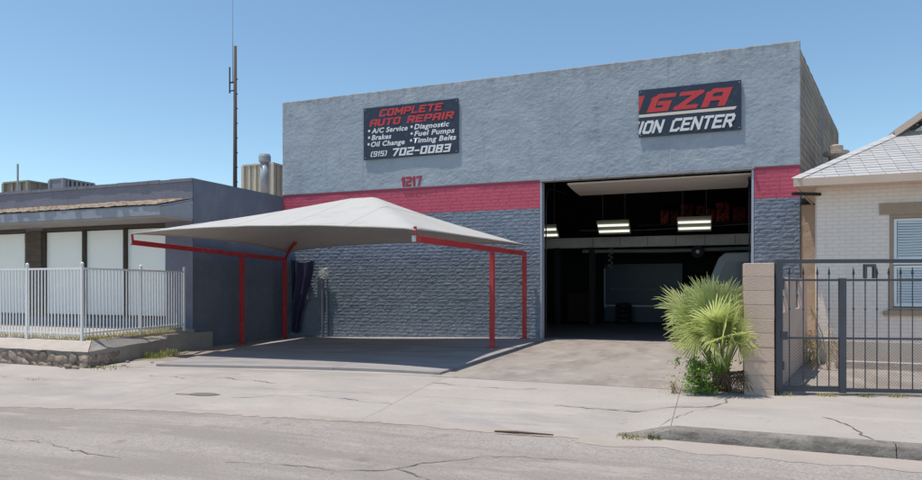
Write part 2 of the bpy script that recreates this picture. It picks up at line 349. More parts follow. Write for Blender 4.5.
# cracks (thin dark, slightly sunken-looking strips laid in the paving)
def crack(pts, w, parent, zf, seed=0, j=.03, name='crack', m=None):
    rnd = random.Random(seed); P = []
    for (a, b) in zip(pts[:-1], pts[1:]):
        n = max(2, int(math.dist(a, b) / .07))
        for i in range(n):
            t = i / n; qx, qy = a[0] + (b[0] - a[0]) * t, a[1] + (b[1] - a[1]) * t; P.append((qx + rnd.uniform(-j, j) * .6 + .09 * fbm(qx * 2.2, qy * 2.2, seed), qy + rnd.uniform(-j, j) * .6 + .09 * fbm(qx * 2.2, qy * 2.2, seed + 9)))
    P.append(pts[-1]); mb = MB(); vs = []
    for i, p in enumerate(P):
        q = P[min(i + 1, len(P) - 1)]; o = P[max(i - 1, 0)]; d = Vector((q[0] - o[0], q[1] - o[1])).normalized(); nn = Vector((-d.y, d.x))
        ww = w * max(.12, .55 + .8 * fbm(i * .21, seed * 3.1) + rnd.uniform(-.3, .3)) * (.35 if i in (0, len(P) - 1) else 1)
        for s in (-1, 1):
            x, y = p[0] + nn.x * ww * s / 2, p[1] + nn.y * ww * s / 2; vs.append((x, y, zf(x, y) + .005))
    mb.add(vs, [(2 * i, 2 * i + 1, 2 * i + 3, 2 * i + 2) for i in range(len(P) - 1)])
    return mb.build(name, m or M_crack, parent)
walkz = lambda x, y: apz(x, y) + .001
crack([(13.75, -8.15), (13.55, -8.7), (13.45, -9.25), (12.9, -9.5), (12.2, -9.62), (11.4, -9.6)], .030, walk, walkz, 1, .03)
crack([(13.45, -9.25), (13.1, -9.9), (12.75, -10.6)], .012, walk, walkz, 2, .02)
crack([(14.62, -9.55), (14.75, -9.75), (14.78, -10.2), (14.9, -10.65)], .026, walk, walkz, 3, .035)
crack([(3.5, -8.9), (4.6, -9.1), (5.5, -8.95), (6.6, -9.2)], .02, walk, walkz, 5, .03)
crack([(6.6, -10.3), (7.6, -9.9), (9.2, -10.1)], .016, walk, walkz, 6, .03)
crack([(9.2, -8.6), (10.2, -8.75), (11.4, -8.6)], .018, walk, walkz, 16, .03)
roadz = lambda x, y: rz(x, y) + .002
crack([(9.0, -13.2), (9.9, -13.1), (10.6, -12.9), (11.0, -12.35), (11.5, -12.05), (12.2, -11.95)], .022, street, roadz, 7, .03)
crack([(10.6, -12.9), (11.5, -13.1), (12.4, -13.25), (13.5, -13.2), (14.5, -13.45)], .018, street, roadz, 8, .035)
crack([(2.5, -12.7), (4.2, -12.9), (5.4, -13.3), (6.5, -13.2), (8.0, -13.5)], .018, street, roadz, 9, .04)
crack([(5.4, -13.3), (6.4, -14.1), (7.6, -14.3)], .014, street, roadz, 10, .04)
crack([(0, -12.2), (1.5, -12.6), (2.5, -12.7)], .018, street, roadz, 11, .04)
# wind-blown dust along the ragged edge of the asphalt
def dust(x0, x1, yc, w0, w1, seed, n=240):
    def fn(u, v):
        x = x0 + (x1 - x0) * u; e = math.sin(math.pi * u) ** .5
        lo = -w0 * e * (.5 + .9 * abs(fbm(x * 1.7, seed, 0, 4))); hi = .035 + w1 * e * (.4 + .9 * abs(fbm(x * 2.3, seed + 5, 0, 4)))
        y = yc(x) + lo + (hi - lo) * v; return (x, y, max(rz(x, y), apz(x, y) if y > edge(x) else -9) + .0035)
    MB().grid(n, 4, fn).build('dust', M_gutter, street, smooth=True)
dust(-12, 3.0, edge, .14, .05, 1); dust(2.2, 6.6, edge, .20, .10, 2); dust(6.0, 9.6, edge, .28, .05, 3); dust(8.8, 12.7, edge, .16, .07, 4)
# twig and patch lying by the road edge
MB().tube([(11.05, -11.12, rz(11, -11.1) + .03), (11.3, -11.1, rz(11, -11.1) + .035), (11.72, -11.06, rz(11, -11.1) + .03)], [.012, .016, .008], 6).build('twig', M_brownleaf, label='dry brown stick lying where the asphalt meets the apron', cat='stick')
def blobpatch(cx, cy, rx, ry, m, name, parent, zf, seed):
    rnd = random.Random(seed); P = [(cx + rx * math.cos(a) * (1 + .3 * fbm(math.cos(a) * 2 + seed, math.sin(a) * 2)), cy + ry * math.sin(a) * (1 + .3 * fbm(math.cos(a) * 2, seed))) for a in [2 * math.pi * i / 24 for i in range(24)]]
    vs = [(x, y, zf(x, y) + .006) for x, y in P]; MB().add(vs, [tuple(range(24))]).build(name, m, parent)
blobpatch(5.95, -10.15, .28, .10, M_crack, 'pothole', walk, walkz, 3)
blobpatch(5.62, -10.18, .22, .04, mat('brown_patch', (.27, .22, .18), .95, .2, 6), 'patch', walk, walkz, 4)


# ------------------------------------------------------------------ the main building (auto repair shop)
H = 7.69; ZB0 = 3.78; ZB1 = 4.58; OX0 = 8.82; OX1 = 14.42; W = 15.48; DEP = 16.0; SPL = .243
shop = empty('repair_shop', (7.7, 0, 0), label='tall blue grey auto repair shop with red band and wide open garage bay', cat='building')
# upper stucco: relief modelled
def st(u, v):
    x = W * u; z = 4.585 + (H - 4.585) * v
    if v > .999: z += .018 * fbm(x * 3.0, 7) + .012 * fbm(x * 11, 2)
    d = .012 * fbm(x * .8 + z * .3, z * 1.0, 1) + .0045 * fbm(x * 4.2 - z * 1.5, z * 6, 4, 2) + .0055 * fbm(x * 12, z * 16, 9, 2)
    for sx in (3.1, 6.3, 9.4, 12.35):                     # vertical control joints
        d += .012 * math.exp(-((x - sx) / .012) ** 2)
    return (x, -.025 + d, z)
up = MB().grid(520, 120, st)
n0 = len(up.v); nx = 521
top = [120 * nx + i for i in range(nx)]
up.v += [(up.v[i][0], .28, up.v[i][2] - .01) for i in top]
up.f += [(top[i], top[i + 1], n0 + i + 1, n0 + i) for i in range(nx - 1)]
bot = list(range(nx)); n1 = len(up.v); up.v += [(up.v[i][0], .28, up.v[i][2]) for i in bot]
up.f += [(bot[i + 1], bot[i], n1 + i, n1 + i + 1) for i in range(nx - 1)]
for col in (0, nx - 1):
    c = [j * nx + col for j in range(121)]; b = len(up.v); up.v += [(up.v[i][0], .28, up.v[i][2]) for i in c]
    up.f += [(c[j], c[j + 1], b + j + 1, b + j) for j in range(120)]
up.build('stucco_wall', M_stucco, shop, smooth=True)
# lower walls: mortar bed then rough painted bricks
for x0, x1 in ((.0, OX0), (OX1, W)):
    MB().box(x0, x1, .012, .28, -.35, ZB0).build('mortar_bed', M_mortar, shop)
    MB().box(x0, x1, .012, .279, ZB0 + .001, 4.584).build('mortar_bed', M_redmortar, shop)
BL, BH = .31, .1035
rb = random.Random(77)
def brickgeo(mb, x0, x1, z0, z1, seed):
    rnd = random.Random(seed); nx, nz = 4, 3; g = []; am = .30 if z0 > ZB0 - .01 else 1; dep = rnd.uniform(-.004, .004) * am
    for j in range(nz + 1):
        for i in range(nx + 1):
            u, v = i / nx, j / nz; e = (i in (0, nx)) or (j in (0, nz))
            y = -.003 + dep + (.005 * am if e else 0) + rnd.uniform(-.0045, .0035) * (.5 if e else 1) * am
            g.append((x0 + (x1 - x0) * u + (rnd.uniform(-.006, .006) if 0 < i < nx else 0), y, z0 + (z1 - z0) * v + (rnd.uniform(-.006, .006) if 0 < j < nz else 0)))
    b = len(mb.v); mb.v += g; w = nx + 1
    for j in range(nz):
        for i in range(nx): a = b + j * w + i; mb.f.append((a, a + 1, a + w + 1, a + w))
    per = [i for i in range(w)] + [j * w + nx for j in range(1, nz + 1)] + [nz * w + i for i in range(nx - 1, -1, -1)] + [j * w for j in range(nz - 1, 0, -1)]
    b2 = len(mb.v); mb.v += [(g[i][0], .03, g[i][2]) for i in per]; n = len(per)
    mb.f += [(b + per[i], b2 + i, b2 + (i + 1) % n, b + per[(i + 1) % n]) for i in range(n)]
bricks = []
for (x0, x1) in ((.0, OX0), (OX1, W)):
    k = 0; z = -.32
    while z < 4.5:
        z1 = min(z + BH, 4.582)
        if z < ZB0 < z1: z1 = ZB0
        if ZB0 - .04 < z1 < ZB0: z1 = ZB0
        x = x0 - (BL / 2 if k % 2 else 0)
        while x < x1 - .01:
            L_ = BL * rb.uniform(.72, 1.28); a, b = max(x, x0), min(x + L_, x1)
            if b - a > .03: bricks.append((a + .003, b - .003, z + .003, z1 - .003))
            x += L_
        z = z1; k += 1
bricks.sort(key=lambda q: -q[0] - (100 if q[0] > OX1 else 0))
vis = [q for q in bricks if q[2] > -.1]
single = vis[:296]
sset = set(single)
for q in single:
    mb = MB(); brickgeo(mb, *q, seed=hash(q) & 0xffff)
    mb.build('brick', M_redbrick if q[2] > ZB0 - .01 else M_brick, shop)
for red in (False, True):
    mb = MB()
    for q in bricks:
        if q in sset or (q[2] > ZB0 - .01) != red: continue
        brickgeo(mb, *q, seed=int(q[0] * 977 + q[2] * 7919) & 0xffff)
    mb.build('brickwork', M_redbrick if red else M_brick, shop, kind='stuff')
# splayed right side wall: courses of block with raked joints, plaster below
sdir = Vector((SPL, 1, 0)).normalized(); SLEN = 11.4; snor = Vector((sdir.y, -sdir.x, 0))
def sp(t, off, z): p = Vector((W, .285, 0)) + sdir * t + snor * off; return (p.x, p.y, z)
mb = MB(); a = [sp(0, -.25, 0), sp(SLEN, -.25, 0), sp(SLEN, -.02, 0), sp(0, -.02, 0)]
mb.prism([(p[0], p[1]) for p in a], -.3, H - .25).build('side_core', M_blockmortar, shop)
z = 3.62; k = 0
while z < H - .02:
    z1 = min(z + .2, H + .0); mb = MB(); rnd = random.Random(k)
    t = -.02 if k % 2 else -.22
    poly = []
    while t < SLEN:
        t0, t1 = max(-.28, t), min(t + .4, SLEN); d = rnd.uniform(-.004, .004)
        zz = z1 - .024 + (rnd.uniform(-.03, .01) if z1 >= H - .02 else 0)
        q = [sp(t0 + .006, -.03, 0), sp(t1 - .006, -.03, 0), sp(t1 - .006, d, 0), sp(t0 + .006, d, 0)]
        mb.prism([(p[0], p[1]) for p in q], z, zz); t += .4
    mb.build('block_course', M_block, shop); z = z1; k += 1
def pl(u, v):
    p = sp(-.28 + 9.0 * u, .012 + .012 * fbm(u * 12, v * 5, 3), -.3 + 3.91 * v); return p
MB().grid(40, 20, pl).build('plaster_coat', M_tanplaster, shop, smooth=True)
MB().box(sp(5.2, 0, 0)[0] - .02, sp(5.2, 0, 0)[0] + .05, sp(5.2, 0, 0)[1] - .03, sp(5.2, 0, 0)[1] + .03, 3.7, 7.3).build('conduit', M_steel, shop)
# shell: left wall, back wall, roof, inner faces, floor
MB().box(-.0, .25, .285, DEP, -.3, H - .05).build('left_wall', M_slate, shop)
bx = sp(SLEN, 0, 0)
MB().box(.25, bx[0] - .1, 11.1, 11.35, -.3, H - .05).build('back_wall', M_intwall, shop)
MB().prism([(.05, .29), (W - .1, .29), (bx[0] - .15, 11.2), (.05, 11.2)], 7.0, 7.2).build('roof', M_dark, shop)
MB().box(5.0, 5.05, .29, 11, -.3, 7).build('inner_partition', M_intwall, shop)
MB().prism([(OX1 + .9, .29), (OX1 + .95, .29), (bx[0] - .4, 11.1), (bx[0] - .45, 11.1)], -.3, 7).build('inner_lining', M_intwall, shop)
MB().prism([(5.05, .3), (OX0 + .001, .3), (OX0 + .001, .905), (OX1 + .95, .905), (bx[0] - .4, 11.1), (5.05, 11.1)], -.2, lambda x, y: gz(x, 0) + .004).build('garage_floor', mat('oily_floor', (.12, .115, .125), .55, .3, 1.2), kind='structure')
# jambs and steel lintel with bolts
MB().box(OX0 + .003, OX0 + .05, -.012, .30, -.15, 4.53).build('jamb', mat('jamb_paint', (.40, .44, .50), .8, .1, 3), shop)
MB().box(OX1 - .05, OX1 - .003, -.012, .30, -.15, 4.53).build('jamb', MATS['jamb_paint'], shop)
lint = MB().box(OX0, OX1, -.05, .2, 4.535, 4.583).build('lintel', M_steel, shop)
for i in range(8):
    x = OX0 + .4 + i * .74
    MB().box(x - .035, x + .035, -.085, -.052, 4.545, 4.60).build('bracket', M_steel, lint)
# the sectional door run up under the ceiling: panels tilted and sagging
door = empty('sectional_door', (11.6, 1.2, 4.2), label='pale sectional garage door pushed up under the lintel', cat='garage door')
prof = [(.31, 4.46), (.80, 4.43), (1.3, 4.41), (1.8, 4.40), (2.3, 4.40)]
M_doorpan = mat('door_panel', (.66, .61, .56), .6, .08, 3, stretch=(.3, 4, 4))
for i in range(len(prof) - 1):
    (y0, z0), (y1, z1) = prof[i], prof[i + 1]
    MB().extr([(OX0 + .72, y0 + .006, z0), (OX0 + .72, y1 - .006, z1), (OX0 + .72, y1 - .006, z1 + .045), (OX0 + .72, y0 + .006, z0 + .045)], 0, (OX1 - OX0 - .77, 0, 0)).build('door_panel', M_doorpan, door)
for x in (OX0 + .09, OX1 - .09):
    MB().tube([(x, .33, 0.05), (x, .33, 4.0), (x, .6, 4.42), (x, 3.2, 4.62)], .02, 6).build('track', M_darksteel, door)

# --- inside the bay
gird = MB()
gird.box(5.1, 15.6, 8.0, 8.26, 3.45, 3.49).box(5.1, 15.6, 8.0, 8.26, 3.09, 3.13).box(5.1, 15.6, 8.06, 8.15, 3.13, 3.45)
g = gird.build('steel_girder', mat('pale_girder', (.80, .80, .80), .6, .15, 3), shop)
for i in range(7):
    x = 9.0 + i * 1.05; MB().box(x - .012, x + .012, 8.03, 8.058, 3.135, 3.445).build('stiffener', M_steel, g)
MB().tube([(8.6, 7.9, 2.94), (12, 7.9, 2.90), (15.5, 7.9, 2.95)], .07, 8).build('pipe', M_steel, shop)
MB().tube([(8.6, 7.2, 3.72), (11, 7.2, 3.66), (15.5, 7.2, 3.80)], .012, 5).build('cable', M_steel, shop)
for x in (7.6, 9.0):
    MB().box(x - .11, x + .11, 7.7, 7.74, 0, 3.08).box(x - .11, x + .11, 7.92, 7.96, 0, 3.08).box(x - .015, x + .015, 7.74, 7.92, 0, 3.08).build('steel_column', M_darksteel, shop)
def fluor(x, y, z, w, label):
    t = empty('fluorescent_light', (x, y, z), label=label, cat='light', group='shop lights hung inside the bay')
    tilt = -.6
    def q(a, b, c): return (x + a, y + b * math.cos(tilt) - c * math.sin(tilt), z + b * math.sin(tilt) + c * math.cos(tilt))
    def bx_(a0, a1, b0, b1, c0, c1):
        m = MB(); m.add([q(a0, b0, c0), q(a1, b0, c0), q(a1, b1, c0), q(a0, b1, c0), q(a0, b0, c1), q(a1, b0, c1), q(a1, b1, c1), q(a0, b1, c1)],
                        [(0, 3, 2, 1), (4, 5, 6, 7), (0, 1, 5, 4), (1, 2, 6, 5), (2, 3, 7, 6), (3, 0, 4, 7)]); return m
    bx_(-w / 2, w / 2, -.36, .36, .02, .10).build('housing', mat('light_housing', (.62, .62, .50), .6, .06, 4), t)
    for b in (-.17, .17): bx_(-w / 2 + .03, w / 2 - .03, b - .035, b + .035, -.02, .018).build('tube', M_tube, t)
    for a in (-w * .35, w * .35): MB().tube([q(a, 0, .1), (x + a, y, 7.0)], .008, 5).build('chain', M_steel, t)
fluor(10.08, 6.0, 3.66, 1.15, 'lit fluorescent fitting in the middle of the open bay')
fluor(12.86, 6.0, 3.68, 1.12, 'lit fluorescent fitting beside the dark red stored boxes')
fluor(7.55, 6.0, 3.58, .9, 'lit fluorescent fitting half hidden behind the left door jamb')
# dark red boxes stored on a high shelf
shelf = MB().box(10.6, 15.4, 9.3, 10.6, 4.02, 4.08).box(10.6, 15.4, 9.28, 9.3, 3.98, 4.09).build('storage_shelf', M_darksteel, label='dark shelf slung high at the back of the bay', cat='shelf')
rnd = random.Random(4); x = 11.5; 
while x < 15.0:
    w = rnd.uniform(.26, .5); h = rnd.uniform(.5, .8)
    mb = MB().box(x, x + w, 9.35, 9.9, 4.082, 4.082 + h); mb.box(x + .02, x + w - .02, 9.338, 9.349, 4.082 + h * .3, 4.082 + h * .55)
    mb.build('storage_box', M_boxred, bevel=.01, label='dark red box stored on the high shelf inside the bay', cat='box', group='boxes on the high shelf'); x += w + rnd.uniform(.02, .16)
# wall fan, hose, tyres and tool cabinet in the gloom
wf = empty('shop_fan', (12.95, 7.6, 2.8), label='round dark fan hung under the pale girder', cat='fan')
MB().tube([(12.95, 7.55, 2.83), (12.95, 7.72, 2.83)], .23, 20).build('shroud', M_darksteel, wf)
MB().tube([(12.95, 7.52, 2.83), (12.95, 7.548, 2.83)], .07, 12).build('hub', M_galv, wf)
for q in range(4):
    a = q * math.pi / 2 + .4; MB().extr([(12.95 + .07 * math.cos(a), 7.545, 2.83 + .07 * math.sin(a)), (12.95 + .2 * math.cos(a + .3), 7.545, 2.83 + .2 * math.sin(a + .3)), (12.95 + .2 * math.cos(a - .3), 7.545, 2.83 + .2 * math.sin(a - .3))], 0, (0, .004, 0)).build('blade', M_darksteel, wf)
MB().tube([(9.75 + .09 * math.cos(i * .7), 7.6 + .05 * math.sin(i * .7), 3.05 - i * .022) for i in range(40)], .014, 6).build('air_hose', M_galv, smooth=True, label='pale coiled air hose hanging from the pale girder', cat='hose')
MB().tube([(6.9, 8.6, 1.0), (6.9, 8.6, 3.05)], .05, 8).build('lift_post', M_darksteel, label='dark lift post behind the left side of the bay', cat='post')
tyre = None
for i in range(4):
    z = i * .21; vs = []; mb = MB(); nS, nT = 24, 8
    for a in range(nS):
        for t in range(nT):
            A, T = 2 * math.pi * a / nS, 2 * math.pi * t / nT; r_ = .25 + .09 * math.cos(T); mb.v.append((10.0 + r_ * math.cos(A), 9.6 + r_ * math.sin(A), z + .1 + .095 * math.sin(T)))
    for a in range(nS):
        for t in range(nT): mb.f.append((a * nT + t, ((a + 1) % nS) * nT + t, ((a + 1) % nS) * nT + (t + 1) % nT, a * nT + (t + 1) % nT))
    mb.build('tyre', M_darksteel, smooth=True, label='black tyre in the stack before the dark blue booth', cat='tyre', group='stacked tyres in the bay')
M_cab = mat('cabinet_maroon', (.035, .010, .011), .5, .2, 3)
tcb = empty('tool_cabinet', (8.3, 9.0, 0), label='dark red drawer cabinet at the back of the bay', cat='cabinet')
MB().box(7.8, 8.8, 8.8, 9.3, .08, 1.25).build('carcass', M_cab, tcb)
for i in range(6): MB().box(7.85, 8.75, 8.77, 8.797, .14 + i * .18, .29 + i * .18).build('drawer', M_cab, tcb)
# framed panel at the back
fp = empty('paint_booth', (10.7, 10.6, 0), label='dark blue booth with thin pale frame at back of bay', cat='booth')
MB().box(9.05, 12.3, 10.62, 11.0, .0, 2.5).build('panel', mat('booth_blue', (.04, .075, .115), .35, .2, 2), fp)
MB().box(9.05, 9.11, 10.55, 10.618, .6, 2.3).build('frame_post', M_galv, fp)
MB().box(9.115, 12.0, 10.55, 10.618, .66, .73).build('frame_rail', M_galv, fp)
MB().box(9.3, 11.6, 10.57, 10.618, 1.40, 1.43).build('frame_rail', M_steel, fp)
MB().box(12.0, 12.04, 10.55, 10.618, 1.3, 2.2).build('frame_post', M_steel, fp)
# pale van standing in the bay, nose to the left
van = empty('parked_van', (14.3, 4.2, 0), label='pale grey van standing inside the bay behind the fan palm', cat='van')
pr = [(12.75, .35), (12.7, .85), (12.95, 1.1), (13.2, 1.35), (13.62, 2.42), (13.82, 2.60), (16.1, 2.64), (16.1, .35)]
MB().extr([(a, 3.9, z) for a, z in pr], 0, (0, 1.8, 0)).build('body', M_van, van, bevel=.05)
MB().extr([(a, 3.885, z) for a, z in [(13.55, 1.62), (13.83, 2.30), (14.75, 2.33), (14.75, 1.62)]], 0, (0, .012, 0)).build('window', mat('van_glass', (.16, .19, .21), .15, .1, 2), van)
MB().box(14.82, 14.835, 3.885, 3.899, .5, 2.6).build('door_seam', M_darksteel, van)
MB().box(12.6, 16.0, 3.88, 3.899, 1.32, 1.36).build('trim', M_darksteel, van)
for wx in (13.3, 15.5):
    wh = MB().tube([(wx, 3.86, .33), (wx, 4.1, .33)], .33, 20).build('wheel', M_darksteel, van); MB().tube([(wx, 3.845, .33), (wx, 3.858, .33)], .19, 16).build('hub', M_galv, wh)

# ------------------------------------------------------------------ lettering (own block strokes)
GL = {
 'A': (4, [[(0,0),(0,5),(1,6),(4,6),(4,0)],[(0,2.6),(4,2.6)]]), 'C': (4, [[(4,6),(1,6),(0,5),(0,0),(3.2,0),(4,.8)]]), 'E': (4, [[(4,6),(0,6),(0,0),(4,0)],[(0,3.1),(3.2,3.1)]]),
 'G': (4, [[(4,6),(1,6),(0,5),(0,0),(3.6,0),(3.6,2.8),(2,2.8)]]), 'I': (.6, [[(0.3,0),(.3,6)]]), 'L': (3.6, [[(0,6),(0,0),(3.6,0)]]), 'M': (5, [[(0,0),(0,6),(2.5,2.2),(5,6),(5,0)]]),
 'N': (4.2, [[(0,0),(0,6),(4.2,0),(4.2,6)]]), 'O': (4, [[(.8,0),(0,.8),(0,5.2),(.8,6),(3.2,6),(4,5.2),(4,.8),(3.2,0),(.8,0)]]), 'P': (4, [[(0,0),(0,6),(3.3,6),(4,5.2),(4,3.4),(3.3,2.6),(0,2.6)]]),
 'R': (4, [[(0,0),(0,6),(3.3,6),(4,5.2),(4,3.6),(3.3,2.8),(0,2.8)],[(2.2,2.8),(4,0)]]), 'T': (4, [[(0,6),(4,6)],[(2,6),(2,0)]]), 'U': (4, [[(0,6),(0,.8),(.8,0),(3.2,0),(4,.8),(4,6)]]),
 'Z': (4, [[(0,6),(4,6),(0,0),(4,0)]]), '0': (3.6, [[(0,0),(0,6),(3.6,6),(3.6,0),(0,0)]]), '1': (1.2, [[(0,5),(.9,6),(.9,0)]]), '2': (3.6, [[(0,6),(3.6,6),(3.6,3.2),(0,2.6),(0,0),(3.6,0)]]),
 '3': (3.6, [[(0,6),(3.6,6),(3.6,0),(0,0)],[(.8,3.1),(3.6,3.1)]]), '5': (3.6, [[(3.6,6),(0,6),(0,3.2),(3.6,3.2),(3.6,0),(0,0)]]), '7': (3.6, [[(0,6),(3.6,6),(1.4,0)]]),
 '8': (3.6, [[(0,0),(0,6),(3.6,6),(3.6,0),(0,0)],[(0,3.1),(3.6,3.1)]]), '9': (3.6, [[(3.6,3),(0,3),(0,6),(3.6,6),(3.6,0),(0,0)]]), '-': (2.4, [[(0,3),(2.4,3)]]),
 '(': (1.2, [[(1.2,6.3),(0,5.4),(0,.6),(1.2,-.3)]]), ')': (1.2, [[(0,6.3),(1.2,5.4),(1.2,.6),(0,-.3)]]), ' ': (2.4, []),
}
def clipx(poly, xm):
    out = []
    for i, p in enumerate(poly):
        q = poly[(i + 1) % len(poly)]
        if p[0] >= xm: out.append(p)
        if (p[0] >= xm) != (q[0] >= xm):
            t = (xm - p[0]) / (q[0] - p[0]); out.append((xm, p[1] + (q[1] - p[1]) * t))
    return out
def textpolys(txt, t, gap=1.5):
    """polygons of a word in glyph units (cap height 6), plus its width"""
    P = []; x = 0
    for ch in txt:
        w, lines = GL[ch]
        for ln in lines:
            closed = ln[0] == ln[-1]
            for a, b in zip(ln[:-1], ln[1:]):
                d = Vector((b[0] - a[0], b[1] - a[1])); L = d.length; d /= L; n = Vector((-d.y, d.x)) * t / 2; e = d * t / 2 * .98
                A = Vector(a) - e; B = Vector(b) + e
                P.append([(x + q.x, q.y) for q in (A - n, B - n, B + n, A + n)])
        x += w + t + gap
    return P, x - t - gap
def lettering(name, txt, x0, x1, z0, z1, y, m, parent, t=1.1, gap=1.1, shear=.0, xm=None, rise=0, depth=.004):
    P, w = textpolys(txt, t, gap); s = (z1 - z0) / (6 + t); sx = (x1 - x0 - shear * (z1 - z0)) / (w + t); mb = MB()
    for i, poly in enumerate(P):
        q = [(x0 + (px + t / 2) * sx + shear * (pz + t / 2) * s, z0 + (pz + t / 2) * s) for px, pz in poly]
        q = [(a, b + rise * (a - x0)) for a, b in q]
        if xm is not None: q = clipx(q, xm)
        if len(q) < 3: continue
        yy = y - .0004 * i
        mb.extr([(a, yy, b) for a, b in q], 0, (0, depth + .0004 * i, 0))
    return mb.build(name, m, parent)
def fonttext(name, txt, x0, x1, z0, size, y, m, parent, shear=.25, bold=.018):
    cu = bpy.data.curves.new(name, 'FONT'); cu.body = txt; cu.size = 1; cu.shear = shear; cu.offset = bold; cu.space_character = 1.08; cu.resolution_u = 3
    o = bpy.data.objects.new(name, cu); COL.objects.link(o); dg = bpy.context.evaluated_depsgraph_get(); dg.update()
    me = bpy.data.meshes.new_from_object(o.evaluated_get(dg)); bpy.data.objects.remove(o); bpy.data.curves.remove(cu)
    xs_ = [v.co.x for v in me.vertices]; w0, w1 = min(xs_), max(xs_)
    sx = (x1 - x0) / (w1 - w0); off = wl(parent)
    for v in me.vertices: v.co = Vector((x0 + (v.co.x - w0) * sx, y, z0 + v.co.y * size)) - off
    me.materials.clear(); me.materials.append(m); me.name = name
    o = bpy.data.objects.new(name, me); COL.objects.link(o); o.parent = parent; return o
# services sign
sg = empty('wall_sign', (4.72, -.06, 5.54), label='navy sign listing complete auto repair services and a phone number', cat='sign')
SX0, SX1, SZ0, SZ1 = 3.12, 6.33, 5.54, 7.17
MB().box(SX0, SX1, -.085, -.045, SZ0, SZ1).build('panel', M_signnavy, sg)
yS = -.0865
lettering('lettering', 'COMPLETE', 3.66, 5.86, 6.86, 7.085, yS, M_signred, sg, 1.55, .75, .3)
lettering('lettering', 'AUTO', 3.32, 4.45, 6.575, 6.795, yS, M_signred, sg, 1.55, .75, .3)
lettering('lettering', 'REPAIR', 4.62, 6.22, 6.575, 6.795, yS, M_signred, sg, 1.55, .75, .3)
for txt, a, b, z in (('A/C Service', 3.40, 4.66, 6.36), ('Brakes', 3.40, 4.10, 6.15), ('Oil Change', 3.38, 4.56, 5.94), ('Diagnostic', 4.88, 6.04, 6.365), ('Fuel Pumps', 4.88, 6.22, 6.155), ('Timing Belts', 4.86, 6.27, 5.945)):
    fonttext('lettering', txt, a, b, z, .215, yS - .001, M_signwhite, sg, .22, .03)
    MB().tube([(a - .085, yS, z + .085), (a - .085, yS + .003, z + .085)], .04, 14).build('bullet', M_signwhite, sg)
lettering('lettering', '(915)', 3.36, 3.96, 5.62, 5.785, yS, M_signwhite, sg, 1.2, .9, .25)
lettering('lettering', '702-0083', 4.10, 6.12, 5.59, 5.83, yS, M_signwhite, sg, 1.45, .8, .25)
for x in (SX0 + .06, SX1 - .06):
    for z in (SZ0 + .06, SZ1 - .06): MB().tube([(x, yS, z), (x, yS + .004, z)], .014, 8).build('screw', M_galv, sg)
# half of a longer shop sign
s2 = empty('wall_sign', (12.85, -.06, 5.57), label='navy sign reading GZA over ION CENTER with its left side cut off', cat='sign')
TX0, TX1, TZ0, TZ1 = 11.57, 14.12, 5.57, 6.84
MB().box(TX0, TX1, -.085, -.045, TZ0, TZ1).build('panel', M_signnavy, s2)
lettering('lettering', 'I', 11.33, 11.76, 6.22, 6.68, yS, M_signred, s2, 1.9, .6, .35, xm=TX0 + .004)
lettering('lettering', 'GZA', 11.77, 13.92, 6.22, 6.68, yS, M_signred, s2, 1.75, .95, .42)
MB().extr([(TX0 + .003, yS, 6.10), (13.96, yS, 6.10), (14.02, yS, 6.175), (TX0 + .003, yS, 6.175)], 0, (0, .003, 0)).build('stripe', M_signcream, s2)
lettering('lettering', 'IION CENTER', 11.42, 14.00, 5.65, 5.995, yS, M_signwhite, s2, 1.45, .55, .32, xm=TX0 + .004)
for x in (TX0 + .05, TX1 - .05):
    for z in (TZ0 + .05, TZ1 - .05): MB().tube([(x, yS, z), (x, yS + .004, z)], .014, 8).build('screw', M_galv, s2)
num = empty('house_number', (4.77, -.05, 4.60), label='red number 1217 fixed to the stucco above the red band', cat='number')
xx = 4.42
for ch, w in zip('1217', (.13, .18, .13, .18)):
    lettering('digit', ch, xx, xx + w, 4.62, 4.93, -.048, M_numred, num, 1.6, .5, 0, depth=.02); xx += w + .025

# ------------------------------------------------------------------ the left neighbour
HL = 4.54; LY = -4.06; LX = -16.0
shopl = empty('low_shopfront', (-5, LY, 0), label='low slate blue shopfront with pink shake awning and white blinds', cat='building')
def lw(u, v): y = LY + (0.02 - LY) * u; z = -.4 + (HL + .4) * v; return (.0 + .012 * fbm(y * 1.5, z * 1.5, 3), y, z)
MB().grid(50, 50, lw).build('side_wall', M_slate, shopl, smooth=True)
MB().box(LX, -.02, LY + .0, LY + .25, 3.34, HL - .09).build('parapet', M_slatefront, shopl)
cp = MB()
for i in range(40):
    x0 = LX + i * .4; cp.box(x0 + .004, x0 + .396 if i < 39 else -.005, LY - .035 + random.uniform(-.008, .008), LY + .3, HL - .088, HL + random.uniform(-.012, .012))
cp.build('coping', M_slatefront, shopl)
MB().box(-.26, -.015, LY + .31, -.02, HL - .09, HL - .002).build('side_coping', M_slate, shopl)
MB().box(LX, -.03, LY + .3, 8, 4.0, 4.12).build('roof', M_rough, shopl)
MB().box(-1.0, -.012, LY - .0, LY + .25, -.4, 3.338).build('corner_pier', M_slatefront, shopl)
MB().box(LX, -1.002, LY + .02, LY + .24, -.4, .60).build('stall_riser', M_slate, shopl)
# brick pier between the windows
pier = MB().box(-6.70, -5.98, LY + .03, LY + .25, .602, 3.338).build('brick_pier', M_mortar, shopl)
bm_ = MB().box(-.118, .118, 0, .05, 0, .062).mesh('pier_brick'); bm_.materials.append(M_brownbrick)
z = .606; k = 0
while z < 3.27:
    for i in range(3): 
        x = -6.70 + .12 + i * .24 
        inst('brick', bm_, pier, (x, LY - .012 + random.uniform(-.004, .004), z), scl=(1, 1, 1))
    z += .072; k += 1
